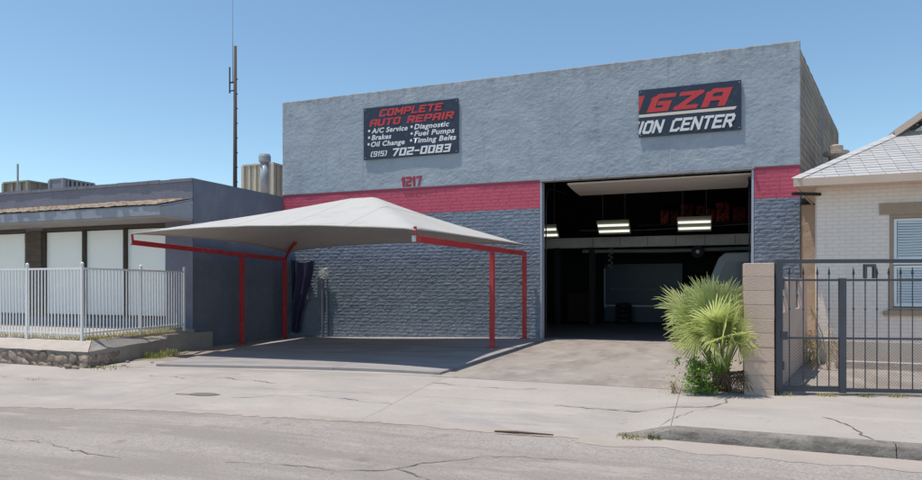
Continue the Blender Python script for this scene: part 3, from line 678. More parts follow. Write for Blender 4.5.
# windows
MB().box(LX, -1.002, LY + .06, LY + .2, 3.24, 3.337).build('head_frame', M_mullion, shopl)
MB().box(LX, -1.002, LY + .04, LY + .2, .601, .66).build('sill_frame', M_mullion, shopl)
for x0, x1 in ((-2.59, -1.03), (-4.24, -2.63), (-5.96, -4.28), (-8.4, -6.72), (-10.1, -8.44)):
    wn = MB().box(x0 - .045, x0, LY + .03, LY + .19, .662, 3.238).build('window', M_mullion, shopl)
    MB().add([(x0 + .002, LY + .10, .662), (x1, LY + .10, .662), (x1, LY + .10, 3.238), (x0 + .002, LY + .10, 3.238)], [(0, 1, 2, 3)]).build('pane', M_glass, wn)
    def bl(u, v, x0=x0, x1=x1): return (x0 + .012 + (x1 - x0 - .024) * u, LY + .165 + .008 * fbm(u * 3 + x0, v * 2), .69 + 2.52 * v)
    MB().grid(12, 12, bl).build('blind', M_blind, wn, smooth=True)
MB().box(LX, -1.0, LY + 1.5, LY + 1.55, -.3, 4).build('inner_wall', M_dark, shopl)
# awning: deck, shakes, fascia, soffit
AY = LY - 1.15; ZT = 3.98; ZF = 3.68
aw = MB().extr([(LX, LY + .0, ZT - .06), (LX, AY, ZF - .05), (LX, AY, ZF - .02), (LX, LY, ZT - .02)], 0, (-LX - .03, 0, 0)).build('awning', M_fascia, shopl)
rnd = random.Random(11)
for r in range(4):
    mb = MB(); t0 = r / 4; y0 = AY - .05 + 1.15 * t0; z0 = ZF + .0 + (ZT - ZF) * t0
    x = LX
    while x < -.05:
        w = rnd.uniform(.12, .24); x1 = min(x + w, -.04); d = rnd.uniform(0, .025); th = rnd.uniform(.02, .045); yy = y0 + rnd.uniform(-.03, .03); y1 = min(y0 + .36, LY - .01)
        z1 = z0 + (ZT - ZF) * (y1 - y0) / 1.15
        mb.extr([(x + .004, yy, z0 + d), (x + .004, y1, z1 - .004), (x + .004, y1, z1 + .012), (x + .004, yy, z0 + d + th)], 0, (x1 - x - .008, 0, 0)); x = x1
    mb.build('shake_row', M_shake, aw, kind='stuff')
MB().box(LX, -.03, AY - .02, AY + .02, 3.40, ZF - .052).build('fascia', M_fascia, aw)
MB().box(LX, -.03, AY + .022, LY + .058, 3.345, 3.40).build('soffit', M_soffit, aw)
MB().extr([(-.03, AY - .02, 3.40), (-.03, LY - .002, 3.40), (-.03, LY - .002, ZT - .07), (-.03, AY - .02, ZF - .07)], 0, (.025, 0, 0)).build('end_board', M_fascia, aw)
# rooftop plant
def louvrebox(name, x0, x1, y0, y1, z0, z1, m, label, nv=6, fx=True, group=None):
    t = empty(name, ((x0 + x1) / 2, (y0 + y1) / 2, z0), label=label, cat='cooler', group=group)
    MB().box(x0 + .05, x1 - .05, y0 + .05, y1 - .05, z0, z1 - .04).build('cabinet', M_louvre if fx and m is not M_beige else m, t)
    MB().box(x0 - .03, x1 + .03, y0 - .03, y1 + .03, z1 - .04, z1 + .02).build('lid', m, t)
    for cx in (x0, x1):
        for cy in (y0, y1): MB().box(cx - .06, cx + .06, cy - .06, cy + .06, z0, z1 - .042).build('corner_post', m, t)
    n = nv
    for i in range(1, n):
        x = x0 + (x1 - x0) * i / n; MB().box(x - .045, x + .045, y0 - .01, y0 + .045, z0, z1 - .042).build('slat', m, t)
    for i in range(1, n):
        y = y0 + (y1 - y0) * i / n; MB().box(x1 - .045, x1 + .01, y - .045, y + .045, z0, z1 - .042).build('slat', m, t)
    return t
louvrebox('rooftop_cooler', -12.35, -11.0, -.9, .5, 4.12, 5.58, M_actan, 'tan boxy cooler on the low roof beside a thin mast', 3, False)
louvrebox('rooftop_cooler', -10.2, -9.5, -.6, .7, 4.12, 5.62, M_acgrey, 'grey boxy cooler with dark louvres on the low roof', 7)
MB().tube([(-11.0, -1.3, 4.12), (-11.0, -1.3, 6.15)], .035, 8).build('roof_mast', M_galv, label='thin bare mast between the two boxy roof coolers', cat='mast')
louvrebox('rooftop_cooler', -3.6, -2.2, 2.4, 3.8, 4.12, 6.25, M_beige, 'large beige ribbed cooler beside the galvanised flue', 5)
MB().tube([(-4.2, 3.6, 4.1), (-4.2, 3.6, 4.9), (-3.95, 3.6, 5.3), (-3.64, 3.6, 5.45)], .42, 14).build('cooler_duct', M_beige, label='curved beige duct joined to the large ribbed cooler', cat='duct', smooth=True)
fl = empty('flue_pipe', (-1.9, 1.5, 4.12), label='galvanised flue with capped top and rusty foot', cat='flue')
MB().tube([(-1.9, 1.5, 4.12), (-1.9, 1.5, 4.95)], .13, 14).build('foot', mat('rusty_pipe', (.14, .06, .045), .85, .3, 8), fl, smooth=True)
MB().tube([(-1.9, 1.5, 4.951), (-1.9, 1.5, 6.1)], .16, 16).build('pipe', M_galv, fl, smooth=True)
MB().tube([(-1.9, 1.5, 6.08), (-1.9, 1.5, 6.12), (-1.9, 1.5, 6.3), (-1.9, 1.5, 6.38)], [.17, .22, .22, .19], 16).build('cap', M_galv, fl)
# utility pole with whip antenna
up_ = empty('utility_pole', (-13.9, 14.17, -.6), label='tall brown utility pole with a whip antenna on top', cat='pole')
MB().tube([(-13.9, 14.17, -.6), (-13.9, 14.17, 8), (-13.88, 14.17, 16.3)], [.14, .13, .09], 10).build('pole', M_pole, up_, smooth=True)
MB().tube([(-14.02, 14.1, 14.0), (-14.03, 14.1, 16.5), (-14.04, 14.1, 20.5)], [.03, .022, .012], 6).build('antenna', M_galv, up_)
MB().box(-14.2, -13.9, 14.0, 14.05, 14.0, 14.08).box(-14.22, -14.16, 14.0, 14.06, 13.4, 15.0).box(-14.2, -13.9, 14.0, 14.05, 13.5, 13.56).build('bracket', M_darksteel, up_)
for i in range(9): MB().box(-13.76, -13.66, 14.1, 14.14, 7.0 + i * .9, 7.06 + i * .9).build('step', M_darksteel, up_)

# ------------------------------------------------------------------ rubble wall and white picket fence
rw = empty('rubble_wall', (0, -8.3, -.2), label='low rubble stone garden wall with sloping cap under the white fence', cat='wall')
FX, FY = 1.32, -8.40                                     # outer corner
mbw = MB().prism([(-14, FY + .03), (FX - .03, FY + .03), (FX - .45, FY + .45), (-14, FY + .45)], -.5, .20)
mbw.build('mortar_core', M_mortarwall, rw)
def capz(d): return .21 + .17 * min(1, d / .42)
def cap(u, v):
    x = -14 + (FX + .02 - .43 * v + 14) * u; return (x, FY - .012 + .43 * v + .012 * fbm(x * 3, v) * (1 - v), capz(.43 * v) + .014 * fbm(x * 2.3, v * 3) - (.03 if v == 0 else 0))
MB().grid(140, 6, cap).build('cap', M_cap, rw, smooth=True)
RX, RY = .30, -5.30
def ret(u, v):
    ax, ay = FX + .02 + (RX - FX) * u, FY + .0 + (RY - FY) * u; dx = -.42 * v
    if v < .45:
        z = -.5 + (.17 + .5) * v / .45; return (ax + .008 * fbm(ay * 3, z * 3), ay, z)
    w = (v - .45) / .55; return (ax - .42 * w + .0, ay + .42 * w * (1 - u), .19 + .19 * w + .012 * fbm(ay * 2, w * 3))
MB().grid(60, 20, ret).build('return_wall', M_rough, rw)
MB().extr([(.30, RY + .01, -.5), (.22, -3.55, -.5), (.22, -3.55, .26), (.30, RY + .01, .29)], 0, (-.2, 0, 0)).build('return_kerb', M_rough, rw)
rnd = random.Random(21); x = -2.6
while x < FX - .08:
    z = -.2
    while z < .09:
        w = rnd.uniform(.16, .36); h = rnd.uniform(.12, .24)
        if z + h > .15: h = max(.06, .13 - z)
        bm = bmesh.new(); bmesh.ops.create_icosphere(bm, subdivisions=2, radius=.5)
        sd_ = rnd.random() * 50
        for v in bm.verts:
            c = v.co; f = 1 + .55 * noise.noise((c.x * 1.9 + sd_, c.y * 1.9, c.z * 1.9)); v.co = Vector((c.x * w * f * 1.05, c.y * .10 * f, c.z * h * f * 1.05))
        me = bpy.data.meshes.new('stone'); bm.to_mesh(me); bm.free(); me.materials.append(M_stone)
        o = bpy.data.objects.new('stone', me); COL.objects.link(o); o.parent = rw
        o.location = Vector((min(x + w / 2 + rnd.uniform(-.03, .03), FX - .08), FY + .045 + rnd.uniform(-.02, .012), z + h / 2)) - wl(rw); o.rotation_euler = (0, rnd.uniform(-.5, .5), 0)
        z += h * .92 + .01
    x += rnd.uniform(.19, .30)
for i in range(16):
    t = .02 + (i // 2) * .042 + rnd.uniform(-.008, .008); w = rnd.uniform(.12, .24); h = rnd.uniform(.10, .17)
    bm = bmesh.new(); bmesh.ops.create_icosphere(bm, subdivisions=2, radius=.5); sd_ = rnd.random() * 50
    for v in bm.verts:
        c = v.co; f = 1 + .55 * noise.noise((c.x * 1.9 + sd_, c.y * 1.9, c.z * 1.9)); v.co = Vector((c.x * .10 * f, c.y * w * f, c.z * h * f))
    me = bpy.data.meshes.new('stone'); bm.to_mesh(me); bm.free(); me.materials.append(M_stone)
    o = bpy.data.objects.new('stone', me); COL.objects.link(o); o.parent = rw
    o.location = Vector((FX + (RX - FX) * t, FY + (RY - FY) * t, -.10 + (i % 2) * .15)) - wl(rw); o.rotation_euler = (rnd.uniform(-.3, .3), 0, .32)
for (x, y, s) in ((.92, -8.52, .075), (1.06, -8.50, .05), (1.18, -8.53, .035), (.62, -8.47, .03), (1.5, -8.3, .04), (1.75, -7.9, .035), (1.3, -7.4, .04), (1.9, -7.3, .03)):
    bm = bmesh.new(); bmesh.ops.create_icosphere(bm, subdivisions=2, radius=1)
    for v in bm.verts: v.co = v.co * (1 + .35 * noise.noise(v.co * 1.6 + Vector((x * 9, y, 0)))); v.co = Vector((v.co.x * s * 1.3, v.co.y * s, v.co.z * s * .75))
    me = bpy.data.meshes.new('loose_stone'); bm.to_mesh(me); bm.free(); me.materials.append(M_stone)
    o = bpy.data.objects.new('loose_stone', me); COL.objects.link(o); o.location = (x, y, gz(x, y) + s * .45)
    tag(o, 'small loose stone fallen at the corner of the rubble wall', 'stone', 'loose stones by the rubble wall')
# raised planting bed behind, in pale concrete to bounce light onto the blinds
patch('planting_bed', M_dirt, -14, FX - .55, FY + .42, LY - .005, lambda x, y: .33 + .02 * fbm(x * 2, y * 2) if x < RX - .2 - 0 or y < -7 else .33, None, 60, 20, kind='structure') if False else \
MB().prism([(-14, FY + .40), (FX - .40, FY + .40), (RX - .19, RY), (.05, LY - .005), (-14, LY - .005)], -.4, .36).build('planting_bed', M_cap, kind='structure')
fence = empty('picket_fence', (0, -8.0, .38), label='white metal picket fence on top of the rubble wall', cat='fence')
def run(p, q, posts):
    p, q = Vector(p), Vector(q); d = (q - p); L = d.length; d /= L; a = math.atan2(d.y, d.x); n = max(1, round(L / .103))
    for z, h in ((1.93, .04), (.52, .035)):
        c = (p + q) / 2; me = MB().box(-L / 2, L / 2, -.016, .016, -h / 2, h / 2).mesh('rail'); me.materials.append(M_white); inst('rail', me, fence, (c.x, c.y, z), (0, 0, a))
    for i in range(1, n):
        c = p + d * (L * i / n); inst('picket', PICK, fence, (c.x, c.y, .44), (0, 0, a + random.uniform(-.02, .02)))
    for t in posts:
        c = p + d * L * t; po = inst('post', POST, fence, (c.x, c.y, .34), (0, 0, a)); inst('finial', FIN, po, (c.x, c.y, 2.0))
PICK = MB().box(-.011, .011, -.011, .011, 0, 1.485).mesh('picket'); PICK.materials.append(M_white)
POST = MB().box(-.025, .025, -.025, .025, 0, 1.66).mesh('post'); POST.materials.append(M_white)
FIN = MB().tube([(0, 0, 0), (0, 0, .015), (0, 0, .045), (0, 0, .07)], [.018, .036, .036, .01], 10).mesh('finial'); FIN.materials.append(M_white)
run((-5.1, -8.02, 0), (.68, -8.02, 0), (0, .39, .705, 1))
run((.68, -8.02, 0), (.12, -4.52, 0), (.52, 1))

# ------------------------------------------------------------------ grass tufts and weeds
def tuft(name, x, y, z, r, h, n, m, label, cat='weed', group=None, seed=0):
    rnd = random.Random(seed); mb = MB()
    for i in range(n):
        a = rnd.uniform(0, 6.283); q = rnd.uniform(0, 1) ** .6 * r; bx_, by = x + q * math.cos(a), y + q * math.sin(a) * .6; hh = h * rnd.uniform(.4, 1.1); a2 = rnd.uniform(0, 6.283); l = hh * rnd.uniform(.2, .8); w = rnd.uniform(.004, .009)
        dx, dy = math.cos(a2), math.sin(a2)
        mb.add([(bx_ - dy * w, by + dx * w, z), (bx_ + dy * w, by - dx * w, z), (bx_ + dx * l * .4 + dy * w * .7, by + dy * l * .4 - dx * w * .7, z + hh * .65), (bx_ + dx * l * .4 - dy * w * .7, by + dy * l * .4 + dx * w * .7, z + hh * .65), (bx_ + dx * l, by + dy * l, z + hh)], [(0, 1, 2, 3), (3, 2, 4)])
    return mb.build(name, m, origin=(x, y, z), label=label, cat=cat, group=group)
rnd = random.Random(8)
mb = MB()
for i in range(2600):                                     # grass behind the fence
    if i % 2: x = rnd.uniform(-5, .85); y = rnd.uniform(-7.98, -7.3)
    else:
        t = rnd.random(); x = .80 - .72 * t - rnd.uniform(.0, .4); y = -7.9 + 3.3 * t
    h = rnd.uniform(.04, .15); a = rnd.uniform(0, 6.28); w = .006; dx, dy = math.cos(a), math.sin(a)
    mb.add([(x - dy * w, y + dx * w, .35), (x + dy * w, y - dx * w, .35), (x + dx * h * .5, y + dy * h * .5, .36 + h)], [(0, 1, 2)])
mb.build('grass', M_weeddry, label='short yellow green grass behind the picket fence', cat='grass', kind='stuff')
tuft('weed', 1.05, -6.4, side(1) + .0, .30, .15, 150, M_weedmid, 'green weed clump at the foot of the return wall', seed=1)
tuft('weed', .85, -5.75, side(1) + .0, .3, .16, 160, M_weeddry, 'yellowing weed clump behind the green weed by return wall', seed=2)
tuft('weed', 1.75, -8.25, gz(1.7, -8.2), .5, .06, 120, M_weeddry, 'flat yellow grass at the corner of the slab and sidewalk', seed=3)
tuft('weed', 12.52, -10.86, gz(12.5, -10.8) - .05, .16, .09, 90, M_weeddry, 'dry weed growing where the kerb begins', seed=4)
tuft('weed', 12.78, -10.83, -.13, .08, .07, 40, M_weedmid, 'small green weed against the start of the kerb', seed=5)
for i, (x, w) in enumerate(((-1.1, .5), (.2, .45), (-2.5, .5), (1.4, .3))):
    tuft('weed', x, midline(x), apz(x, midline(x)) - .02, w, .045, 90, M_weeddry, 'low dry grass sprouting from the sidewalk joint', group='grass in the sidewalk joint', seed=20 + i)
for i, x in enumerate((13.35, 13.75, 14.35, 14.9, 15.4, 15.8)):
    y = backline(x) + .0; tuft('weed', x, y - .02, gz(x, y) - .01, .13, .06, 45, M_weeddry, 'thin dry weed along the foot of gate and pillar', group='weeds under the gate', seed=30 + i)

# ------------------------------------------------------------------ shade canopy
can = empty('shade_canopy', (4.4, -3.5, 0), label='grey white tensioned shade canopy on red steel posts', cat='canopy')
CFL = Vector((.35, -6.50, 2.80)); CFR = Vector((8.45, -7.70, 2.56)); CBL = Vector((.38, -.38, 2.64)); CBR = Vector((8.56, -.22, 2.70))
PEAK = 3.74
def hem(s, t):
    # inward-bowed hems
    bs = .42 * 4 * t * (1 - t); bt0 = .05 * 4 * s * (1 - s); bt1 = .85 * 4 * s * (1 - s)
    P = (CFL * (1 - s) + CFR * s) * (1 - t) + (CBL * (1 - s) + CBR * s) * t
    P = P.copy(); P.x += bs * (1 - 2 * s); P.y += bt0 * (1 - t) - bt1 * t
    return P
def cloth(u, v):
    P = hem(u, v); a = min(1, 1.10 * (u / .64 if u < .64 else (1 - u) / .36)); b = 1 - abs(2 * v - 1)
    k = .022; m = -k * math.log(math.exp(-a / k) + math.exp(-b / k)) + k * math.log(2) * math.exp(-min(a, b) / k)
    m = max(0, min(1, m)); sag = m ** 1.0
    edge_drop = -.05 * 4 * u * (1 - u) * max(0, 1 - 6 * b) - .05 * 4 * v * (1 - v) * max(0, 1 - 6 * a)
    P.z += .13 * 4 * u * (1 - u) * (1 - sag) * abs(2 * v - 1) + .08 * 4 * v * (1 - v) * (1 - sag) * abs(2 * u - 1); P.z += (PEAK - P.z) * sag
    # between the ridges the cloth dips a little
    P.z += .006 * fbm(u * 9, v * 3, 4) * (1 - m)
    return P
cl = MB().grid(48, 48, cloth).build('cloth', M_fabric, can, smooth=True)
so = cl.modifiers.new('solid', 'SOLIDIFY'); so.thickness = .006; so.offset = -1
for t in ((0, 0), (1, 0), (0, 1), (1, 1)): pass
for uu in (.2, .4, .6, .8):
    MB().tube([tuple(Vector(cloth(uu, i / 48)) + Vector((0, 0, .001))) for i in range(49)], .0035, 4).build('seam', M_fabric, can)
hm = MB()
def hemtube(f): hm.tube([tuple(Vector(f(i / 40)) + Vector((0, 0, -.01))) for i in range(41)], .011, 5)
hemtube(lambda s: cloth(s, 0)); hemtube(lambda s: cloth(s, 1)); hemtube(lambda s: cloth(0, s)); hemtube(lambda s: cloth(1, s))
hm.build('hem_cable', M_fabric, can)
def sqbar(p, q, w, h):
    p, q = Vector(p), Vector(q); d = (q - p).normalized(); s = d.cross(Vector((0, 0, 1))).normalized(); u = s.cross(d); mb = MB()
    vs = []
    for c in (p, q):
        for a, b in ((-1, -1), (1, -1), (1, 1), (-1, 1)): vs.append(c + s * a * w / 2 + u * b * h / 2)
    return mb.add(vs, [(0, 1, 2, 3), (4, 7, 6, 5), (0, 4, 5, 1), (1, 5, 6, 2), (2, 6, 7, 3), (3, 7, 4, 0)])
def beamside(x0, yf, yb, zf, zb, yp, ):
    zat = lambda y: zb + (zf - zb) * (y - yb) / (yf - yb)
    sqbar((x0, yb + .08, zat(yb + .08)), (x0, yf, zf), .09, .12).build('beam', M_red, can, bevel=.006)
    MB().tube([(x0, yf + .05, zf + .05), (x0, yf + .03, zf + .22)], .03, 8).build('corner_stub', M_red, can)
    MB().box(x0 - .04, x0 + .04, yf - .02, yf - .004, zf - .055, zf + .055).build('end_plate', M_galv, can)
    for y in (yb, yp):
        g0 = slz(x0, y) if x0 > XL(y) else side(x0) - .02
        po = MB().box(x0 - .055, x0 + .055, y - .055, y + .055, g0 - .05, zat(y) - .078).build('post', M_red, can, bevel=.008)
        MB().box(x0 - .13, x0 + .13, y - .13, y + .13, g0 - .01, g0 + .014).build('base_plate', M_red, po)
beamside(.37, -6.47, -.42, 2.60, 2.42, -2.5)
beamside(8.42, -7.66, -.24, 2.40, 2.48, -3.2)
for s, t in ((0, 1), (1, 1), (0, 0), (1, 0)):
    pts = [Vector(cloth(s + (.5 - s) * k, t + (.5 - t) * k)) + Vector((0, 0, -.06)) for k in (.0, .12, .25, .75, 1.0)]
    pts[0].z -= .12
    if (s, t) == (0, 1): MB().tube([tuple(p) for p in pts[:3]], .045, 8).build('strut', M_red, can)
# tarp and pipe by the wall
def tarp(u, v):
    w = .55 - .30 * v + .25 * (1 - v) * v; x = .42 + w * u + .03 * math.sin(u * 17 + v * 3); return (x, -.11 - .05 * math.sin(u * 14 + v * 2) - .03 * fbm(u * 4, v * 3), 2.45 - 2.3 * v)
MB().grid(30, 20, lambda u, v: (.42 + (.95 - .55 * S(0, 1, v)) * u, -.15 + .06 * math.sin(u * 16 + v * 2.5) + .03 * fbm(u * 4, v * 3), 2.42 - 2.32 * v - .10 * math.sin(u * 3))).build('hanging_tarp', M_tarp, smooth=True, label='dark purple tarp hanging in folds behind the back post', cat='tarp')
pp = empty('standpipe', (1.62, -.10, -.1), label='dark pipe on the brick wall with tangled pale wire on top', cat='pipe')
MB().tube([(1.62, -.10, -.1), (1.62, -.10, 1.85)], .045, 8).build('pipe', M_slate, pp)
MB().tube([(1.78, -.08, -.1), (1.78, -.08, 1.75)], .025, 8).build('pipe', M_slate, pp)
mb = MB(); rnd = random.Random(5)
for i in range(16):
    p = Vector((1.66, -.14, 1.92)); pts = [p + Vector((rnd.uniform(-.16, .2), rnd.uniform(-.06, .04), rnd.uniform(-.14, .24))) for _ in range(3)]; mb.tube([tuple(q) for q in pts], .011, 4)
mb.build('wire_tangle', M_white, pp)

# ------------------------------------------------------------------ block pillar, gate, pink wall
pil = empty('block_pillar', (14.0, -7.9, 0), label='salmon concrete block gate pillar behind the fan palm', cat='pillar')
ga = R(14.5)
PB = MB().box(-.197, .197, -.197, .197, .004, .196)
MB().box(13.819, 14.206, -8.091, -7.704, -.1, 1.86).build('mortar_core', M_pillarmortar, pil)
me = PB.mesh('block'); me.materials.append(M_pillarblock)
for i in range(10):
    z = -.12 + i * .2
    inst('block', me, pil, (14.012 + random.uniform(-.002, .002), -7.897 + random.uniform(-.002, .002), z), (0, 0, random.uniform(-.004, .004))).modifiers.new('b', 'BEVEL').width = .006
GL_ = empty('iron_gate', (14.27, -7.86, .0), ga, label='charcoal iron double gate with spear pickets and mesh lower half', cat='gate')
Lg = 4.2
def gp(name, mb, parent=GL_, m=None, bevel=0): return mb.build(name, m or M_gate, parent, local=True, bevel=bevel)
gp('gate_post', MB().box(-.04, .055, -.05, .05, -.05, 1.93))
gp('gate_post', MB().box(Lg, Lg + .1, -.05, .05, -.05, 1.93))
gp('top_rail', MB().box(.056, Lg - .001, -.025, .025, 1.875, 1.93))
gp('upper_rail', MB().box(.056, Lg - .001, -.015, .015, 1.62, 1.65))
gp('mid_rail', MB().box(.056, Lg - .001, -.014, .014, .79, .82))
gp('bottom_rail', MB().box(.056, Lg - .001, -.02, .02, .04, .095))
for x in (.88, 2.7): gp('stile', MB().box(x - .042, x + .042, -.032, .032, .03, 1.66))
gp('lower_rail', MB().box(.056, .82, -.0205, .0205, .097, .12))
xs_ = [.17, .36, .55, .71] + [1.04 + .157 * i for i in range(21)]
PK = MB().tube([(0, 0, .09), (0, 0, 1.72)], .0075, 6).tube([(0, 0, 1.70), (0, 0, 1.73), (0, 0, 1.82)], [.008, .017, .002], 6).mesh('picket'); PK.materials.append(M_gate)
KN = MB().tube([(0, 0, -.02), (0, 0, 0), (0, 0, .02)], [.008, .016, .008], 6).mesh('collar'); KN.materials.append(M_gate)
for x in xs_:
    if abs(x - 2.7) < .06: continue
    o = bpy.data.objects.new('picket', PK); COL.objects.link(o); o.parent = GL_; o.location = (x, .022, 0)
    k = bpy.data.objects.new('collar', KN); COL.objects.link(k); k.parent = o; k.location = (0, 0, 1.22)
# wire mesh on the lower half
mb = MB()
for (xa, xb) in ((.07, .83), (.93, 2.65), (2.75, 4.18)):
    h = .69; st_ = .045; n = int((xb - xa + h) / st_)
    for i in range(n):
        o_ = xa - h + i * st_
        for sgn in (1, -1):
            a0 = (o_, .10) if sgn == 1 else (o_, .79); 
            x0, x1 = o_, o_ + h; z0, z1 = (.10, .79) if sgn == 1 else (.79, .10)
            if x0 < xa: t = (xa - x0) / h; z0 = z0 + (z1 - z0) * t; x0 = xa
            if x1 > xb: t = (xb - x0) / (x1 - x0); z1 = z0 + (z1 - z0) * t; x1 = xb
            if x1 - x0 > .01: mb.tube([(x0, .012 * sgn * .3 - .02, z0), (x1, .012 * sgn * .3 - .02, z1)], .0011, 3, False)
gp('wire_mesh', mb, m=M_darksteel)['kind'] = 'stuff'
gp('latch', MB().box(1.17, 1.20, -.03, .03, 1.66, 1.86).box(1.29, 1.32, -.03, .03, 1.66, 1.86).box(1.201, 1.289, -.03, .03, 1.82, 1.86))
gp('lock_box', MB().box(.03, .12, -.06, -.051, .78, .90))
for z in (.35, 1.5): gp('hinge', MB().tube([(.06, -.04, z), (.06, -.04, z + .12)], .02, 8))
# pink screen wall along the lot line, two barred openings in its upper half
pw = empty('pink_wall', (14.9, -4.2, 0), label='pink stucco screen wall with two barred openings behind the gate', cat='wall')
p0 = Vector((14.38, -7.1, 0)); p1 = Vector((15.28, -2.8, 0)); dp = (p1 - p0).normalized(); Lp = (p1 - p0).length; npv = Vector((-dp.y, dp.x, 0))
def pbox(t0, t1, z0, z1, o0=0, o1=.16):
    q = [p0 + dp * t0 + npv * o0, p0 + dp * t1 + npv * o0, p0 + dp * t1 + npv * o1, p0 + dp * t0 + npv * o1]; return MB().prism([(a.x, a.y) for a in q], z0, z1)
O1, O2 = (.18, .95), (2.2, 3.3)
pbox(0, Lp, -.1, 1.12).build('lower_wall', M_pink, pw)
for a, b in ((0, O1[0]), (O1[1], O2[0]), (O2[1], Lp)): pbox(a, b, 1.121, 1.70).build('pier', M_pink, pw)
for a, b in (O1, O2):
    fr = pbox(a, b, 1.64, 1.69, .05, .10).build('grille', M_gate, pw)
    for k in range(3):
        t = a + (b - a) * (k + .5) / 3; pbox(t - .012, t + .012, 1.122, 1.639, .06, .085).build('bar', M_gate, fr)
    pbox(a, b, 1.36, 1.385, .061, .084).build('cross_bar', M_gate, fr)

# tan infill wall closing the gap between shop and house, with a dark doorway
gw = empty('infill_wall', (16.0, .1, 0), label='narrow tan plaster wall filling the gap between shop and house', cat='wall')
def gwf(u, v): return (15.50 + 1.3 * u, .04 + .012 * fbm(u * 4, v * 9, 3), 1.25 + 2.33 * v)
MB().grid(20, 40, gwf).build('plaster_face', M_tanplaster, gw, smooth=True)
MB().box(15.495, 16.8, .065, .25, 1.25, 3.58).build('wall_body', M_tanplaster, gw)
MB().box(15.495, 15.98, .03, .25, -.1, 1.249).build('pier', M_tanplaster, gw)
MB().box(15.985, 16.6, .20, .24, -.1, 1.249).build('door', M_darksteel, gw)  # black panel standing for the shade inside the open doorway
MB().box(15.49, 16.9, -.02, .3, 3.585, 3.66).build('coping', M_darksteel, gw)  # black strip in place of the shadow under the house eaves
# ------------------------------------------------------------------ the cream house
hs = empty('brick_house', (18, -3, 0), label='cream painted brick house with pale shingle roof behind the gate', cat='house')
HX = 15.44; HY_ = -3.0; HE = 3.667
def hbrick():
    m = mat('cream_painted_brick', (.86, .745, .66), .9, .05, 1.2, fine=.03, fscale=40, stain=[((.74, .64, .56), 1.5, .6, .08, .5)]); n = m.node_tree; N = n.nodes; L = n.links
    tc = N.new('ShaderNodeTexCoord'); mp = N.new('ShaderNodeMapping'); mp.inputs['Rotation'].default_value = (R(90), 0, 0); L.new(tc.outputs['Object'], mp.inputs[0])
    b = N.new('ShaderNodeTexBrick'); b.inputs['Scale'].default_value = 1; b.inputs['Brick Width'].default_value = .24; b.inputs['Row Height'].default_value = .078; b.inputs['Mortar Size'].default_value = .007; b.inputs['Mortar Smooth'].default_value = .4
    L.new(mp.outputs[0], b.inputs['Vector']); bp = N.new('ShaderNodeBump'); bp.inputs['Strength'].default_value = .5; bp.inputs['Distance'].default_value = .008; bp.invert = True
    L.new(b.outputs['Fac'], bp.inputs['Height']); L.new(bp.outputs[0], N['Principled BSDF'].inputs['Normal'])
    src = N['Principled BSDF'].inputs['Base Color'].links[0].from_socket; q = N.new('ShaderNodeMix'); q.data_type = 'RGBA'; q.inputs[7].default_value = (.60, .52, .46, 1)
    mm = N.new('ShaderNodeMath'); mm.operation = 'MULTIPLY'; mm.inputs[1].default_value = .55; L.new(b.outputs['Fac'], mm.inputs[0]); L.new(mm.outputs[0], q.inputs['Factor']); L.new(src, q.inputs[6]); L.new(q.outputs[2], N['Principled BSDF'].inputs['Base Color'])
    return m
M_house = hbrick()
WX0, WX1, WZ0, WZ1 = 16.72, 18.05, 1.06, 2.98
def wallpiece(x0, x1, z0, z1): MB().box(x0, x1, HY_, HY_ + .25, z0, z1).build('wall', M_house, hs)
wallpiece(HX, WX0, -.2, HE); wallpiece(WX1, 26, -.2, HE); wallpiece(WX0, WX1, -.2, WZ0); wallpiece(WX0, WX1, WZ1, HE)
MB().prism([(HX, HY_ + .252), (HX + .25, HY_ + .252), (HX + .25 + SPL * 9, HY_ + 9), (HX + SPL * 9, HY_ + 9)], -.2, HE).build('wall', M_house, hs)
MB().box(HX - .03, 26.02, HY_ - .06, HY_ - .003, -.2, .42).build('plinth', mat('plinth', (.52, .45, .39), .95, .12, 2, bump=.4), hs)
wn = empty('unused', (0, 0, 0)); bpy.data.objects.remove(wn)
wn = MB().box(WX0 + .003, WX0 + .07, HY_ + .01, HY_ + .12, WZ0 + .003, WZ1 - .003).box(WX1 - .07, WX1 - .003, HY_ + .01, HY_ + .12, WZ0 + .003, WZ1 - .003).box(WX0 + .071, WX1 - .071, HY_ + .01, HY_ + .12, WZ1 - .07, WZ1 - .003).box(WX0 + .071, WX1 - .071, HY_ + .01, HY_ + .12, WZ0 + .003, WZ0 + .06).build('window', M_browntrim, hs)
MB().box(WX0 + .071, WX1 - .071, HY_ + .012, HY_ + .058, 1.98, 2.03).build('meeting_rail', M_shutter, wn)
MB().add([(WX0 + .072, HY_ + .035, 2.031), (WX1 - .072, HY_ + .035, 2.031), (WX1 - .072, HY_ + .035, WZ1 - .071), (WX0 + .072, HY_ + .035, WZ1 - .071)], [(0, 1, 2, 3)]).build('pane', M_glass, wn)
MB().add([(WX0 + .072, HY_ + .035, WZ0 + .061), (WX1 - .072, HY_ + .035, WZ0 + .061), (WX1 - .072, HY_ + .035, 1.979), (WX0 + .072, HY_ + .035, 1.979)], [(0, 1, 2, 3)]).build('pane', M_glass, wn)
SL = MB().add([(-.21, -.02, -.02), (.21, -.02, -.02), (.21, .02, .02), (-.21, .02, .02), (-.21, -.016, -.026), (.21, -.016, -.026), (.21, .024, .014), (-.21, .024, .014)], [(0, 1, 2, 3), (7, 6, 5, 4), (0, 4, 5, 1), (2, 6, 7, 3), (1, 5, 6, 2), (0, 3, 7, 4)]).mesh('slat'); SL.materials.append(M_shutter)
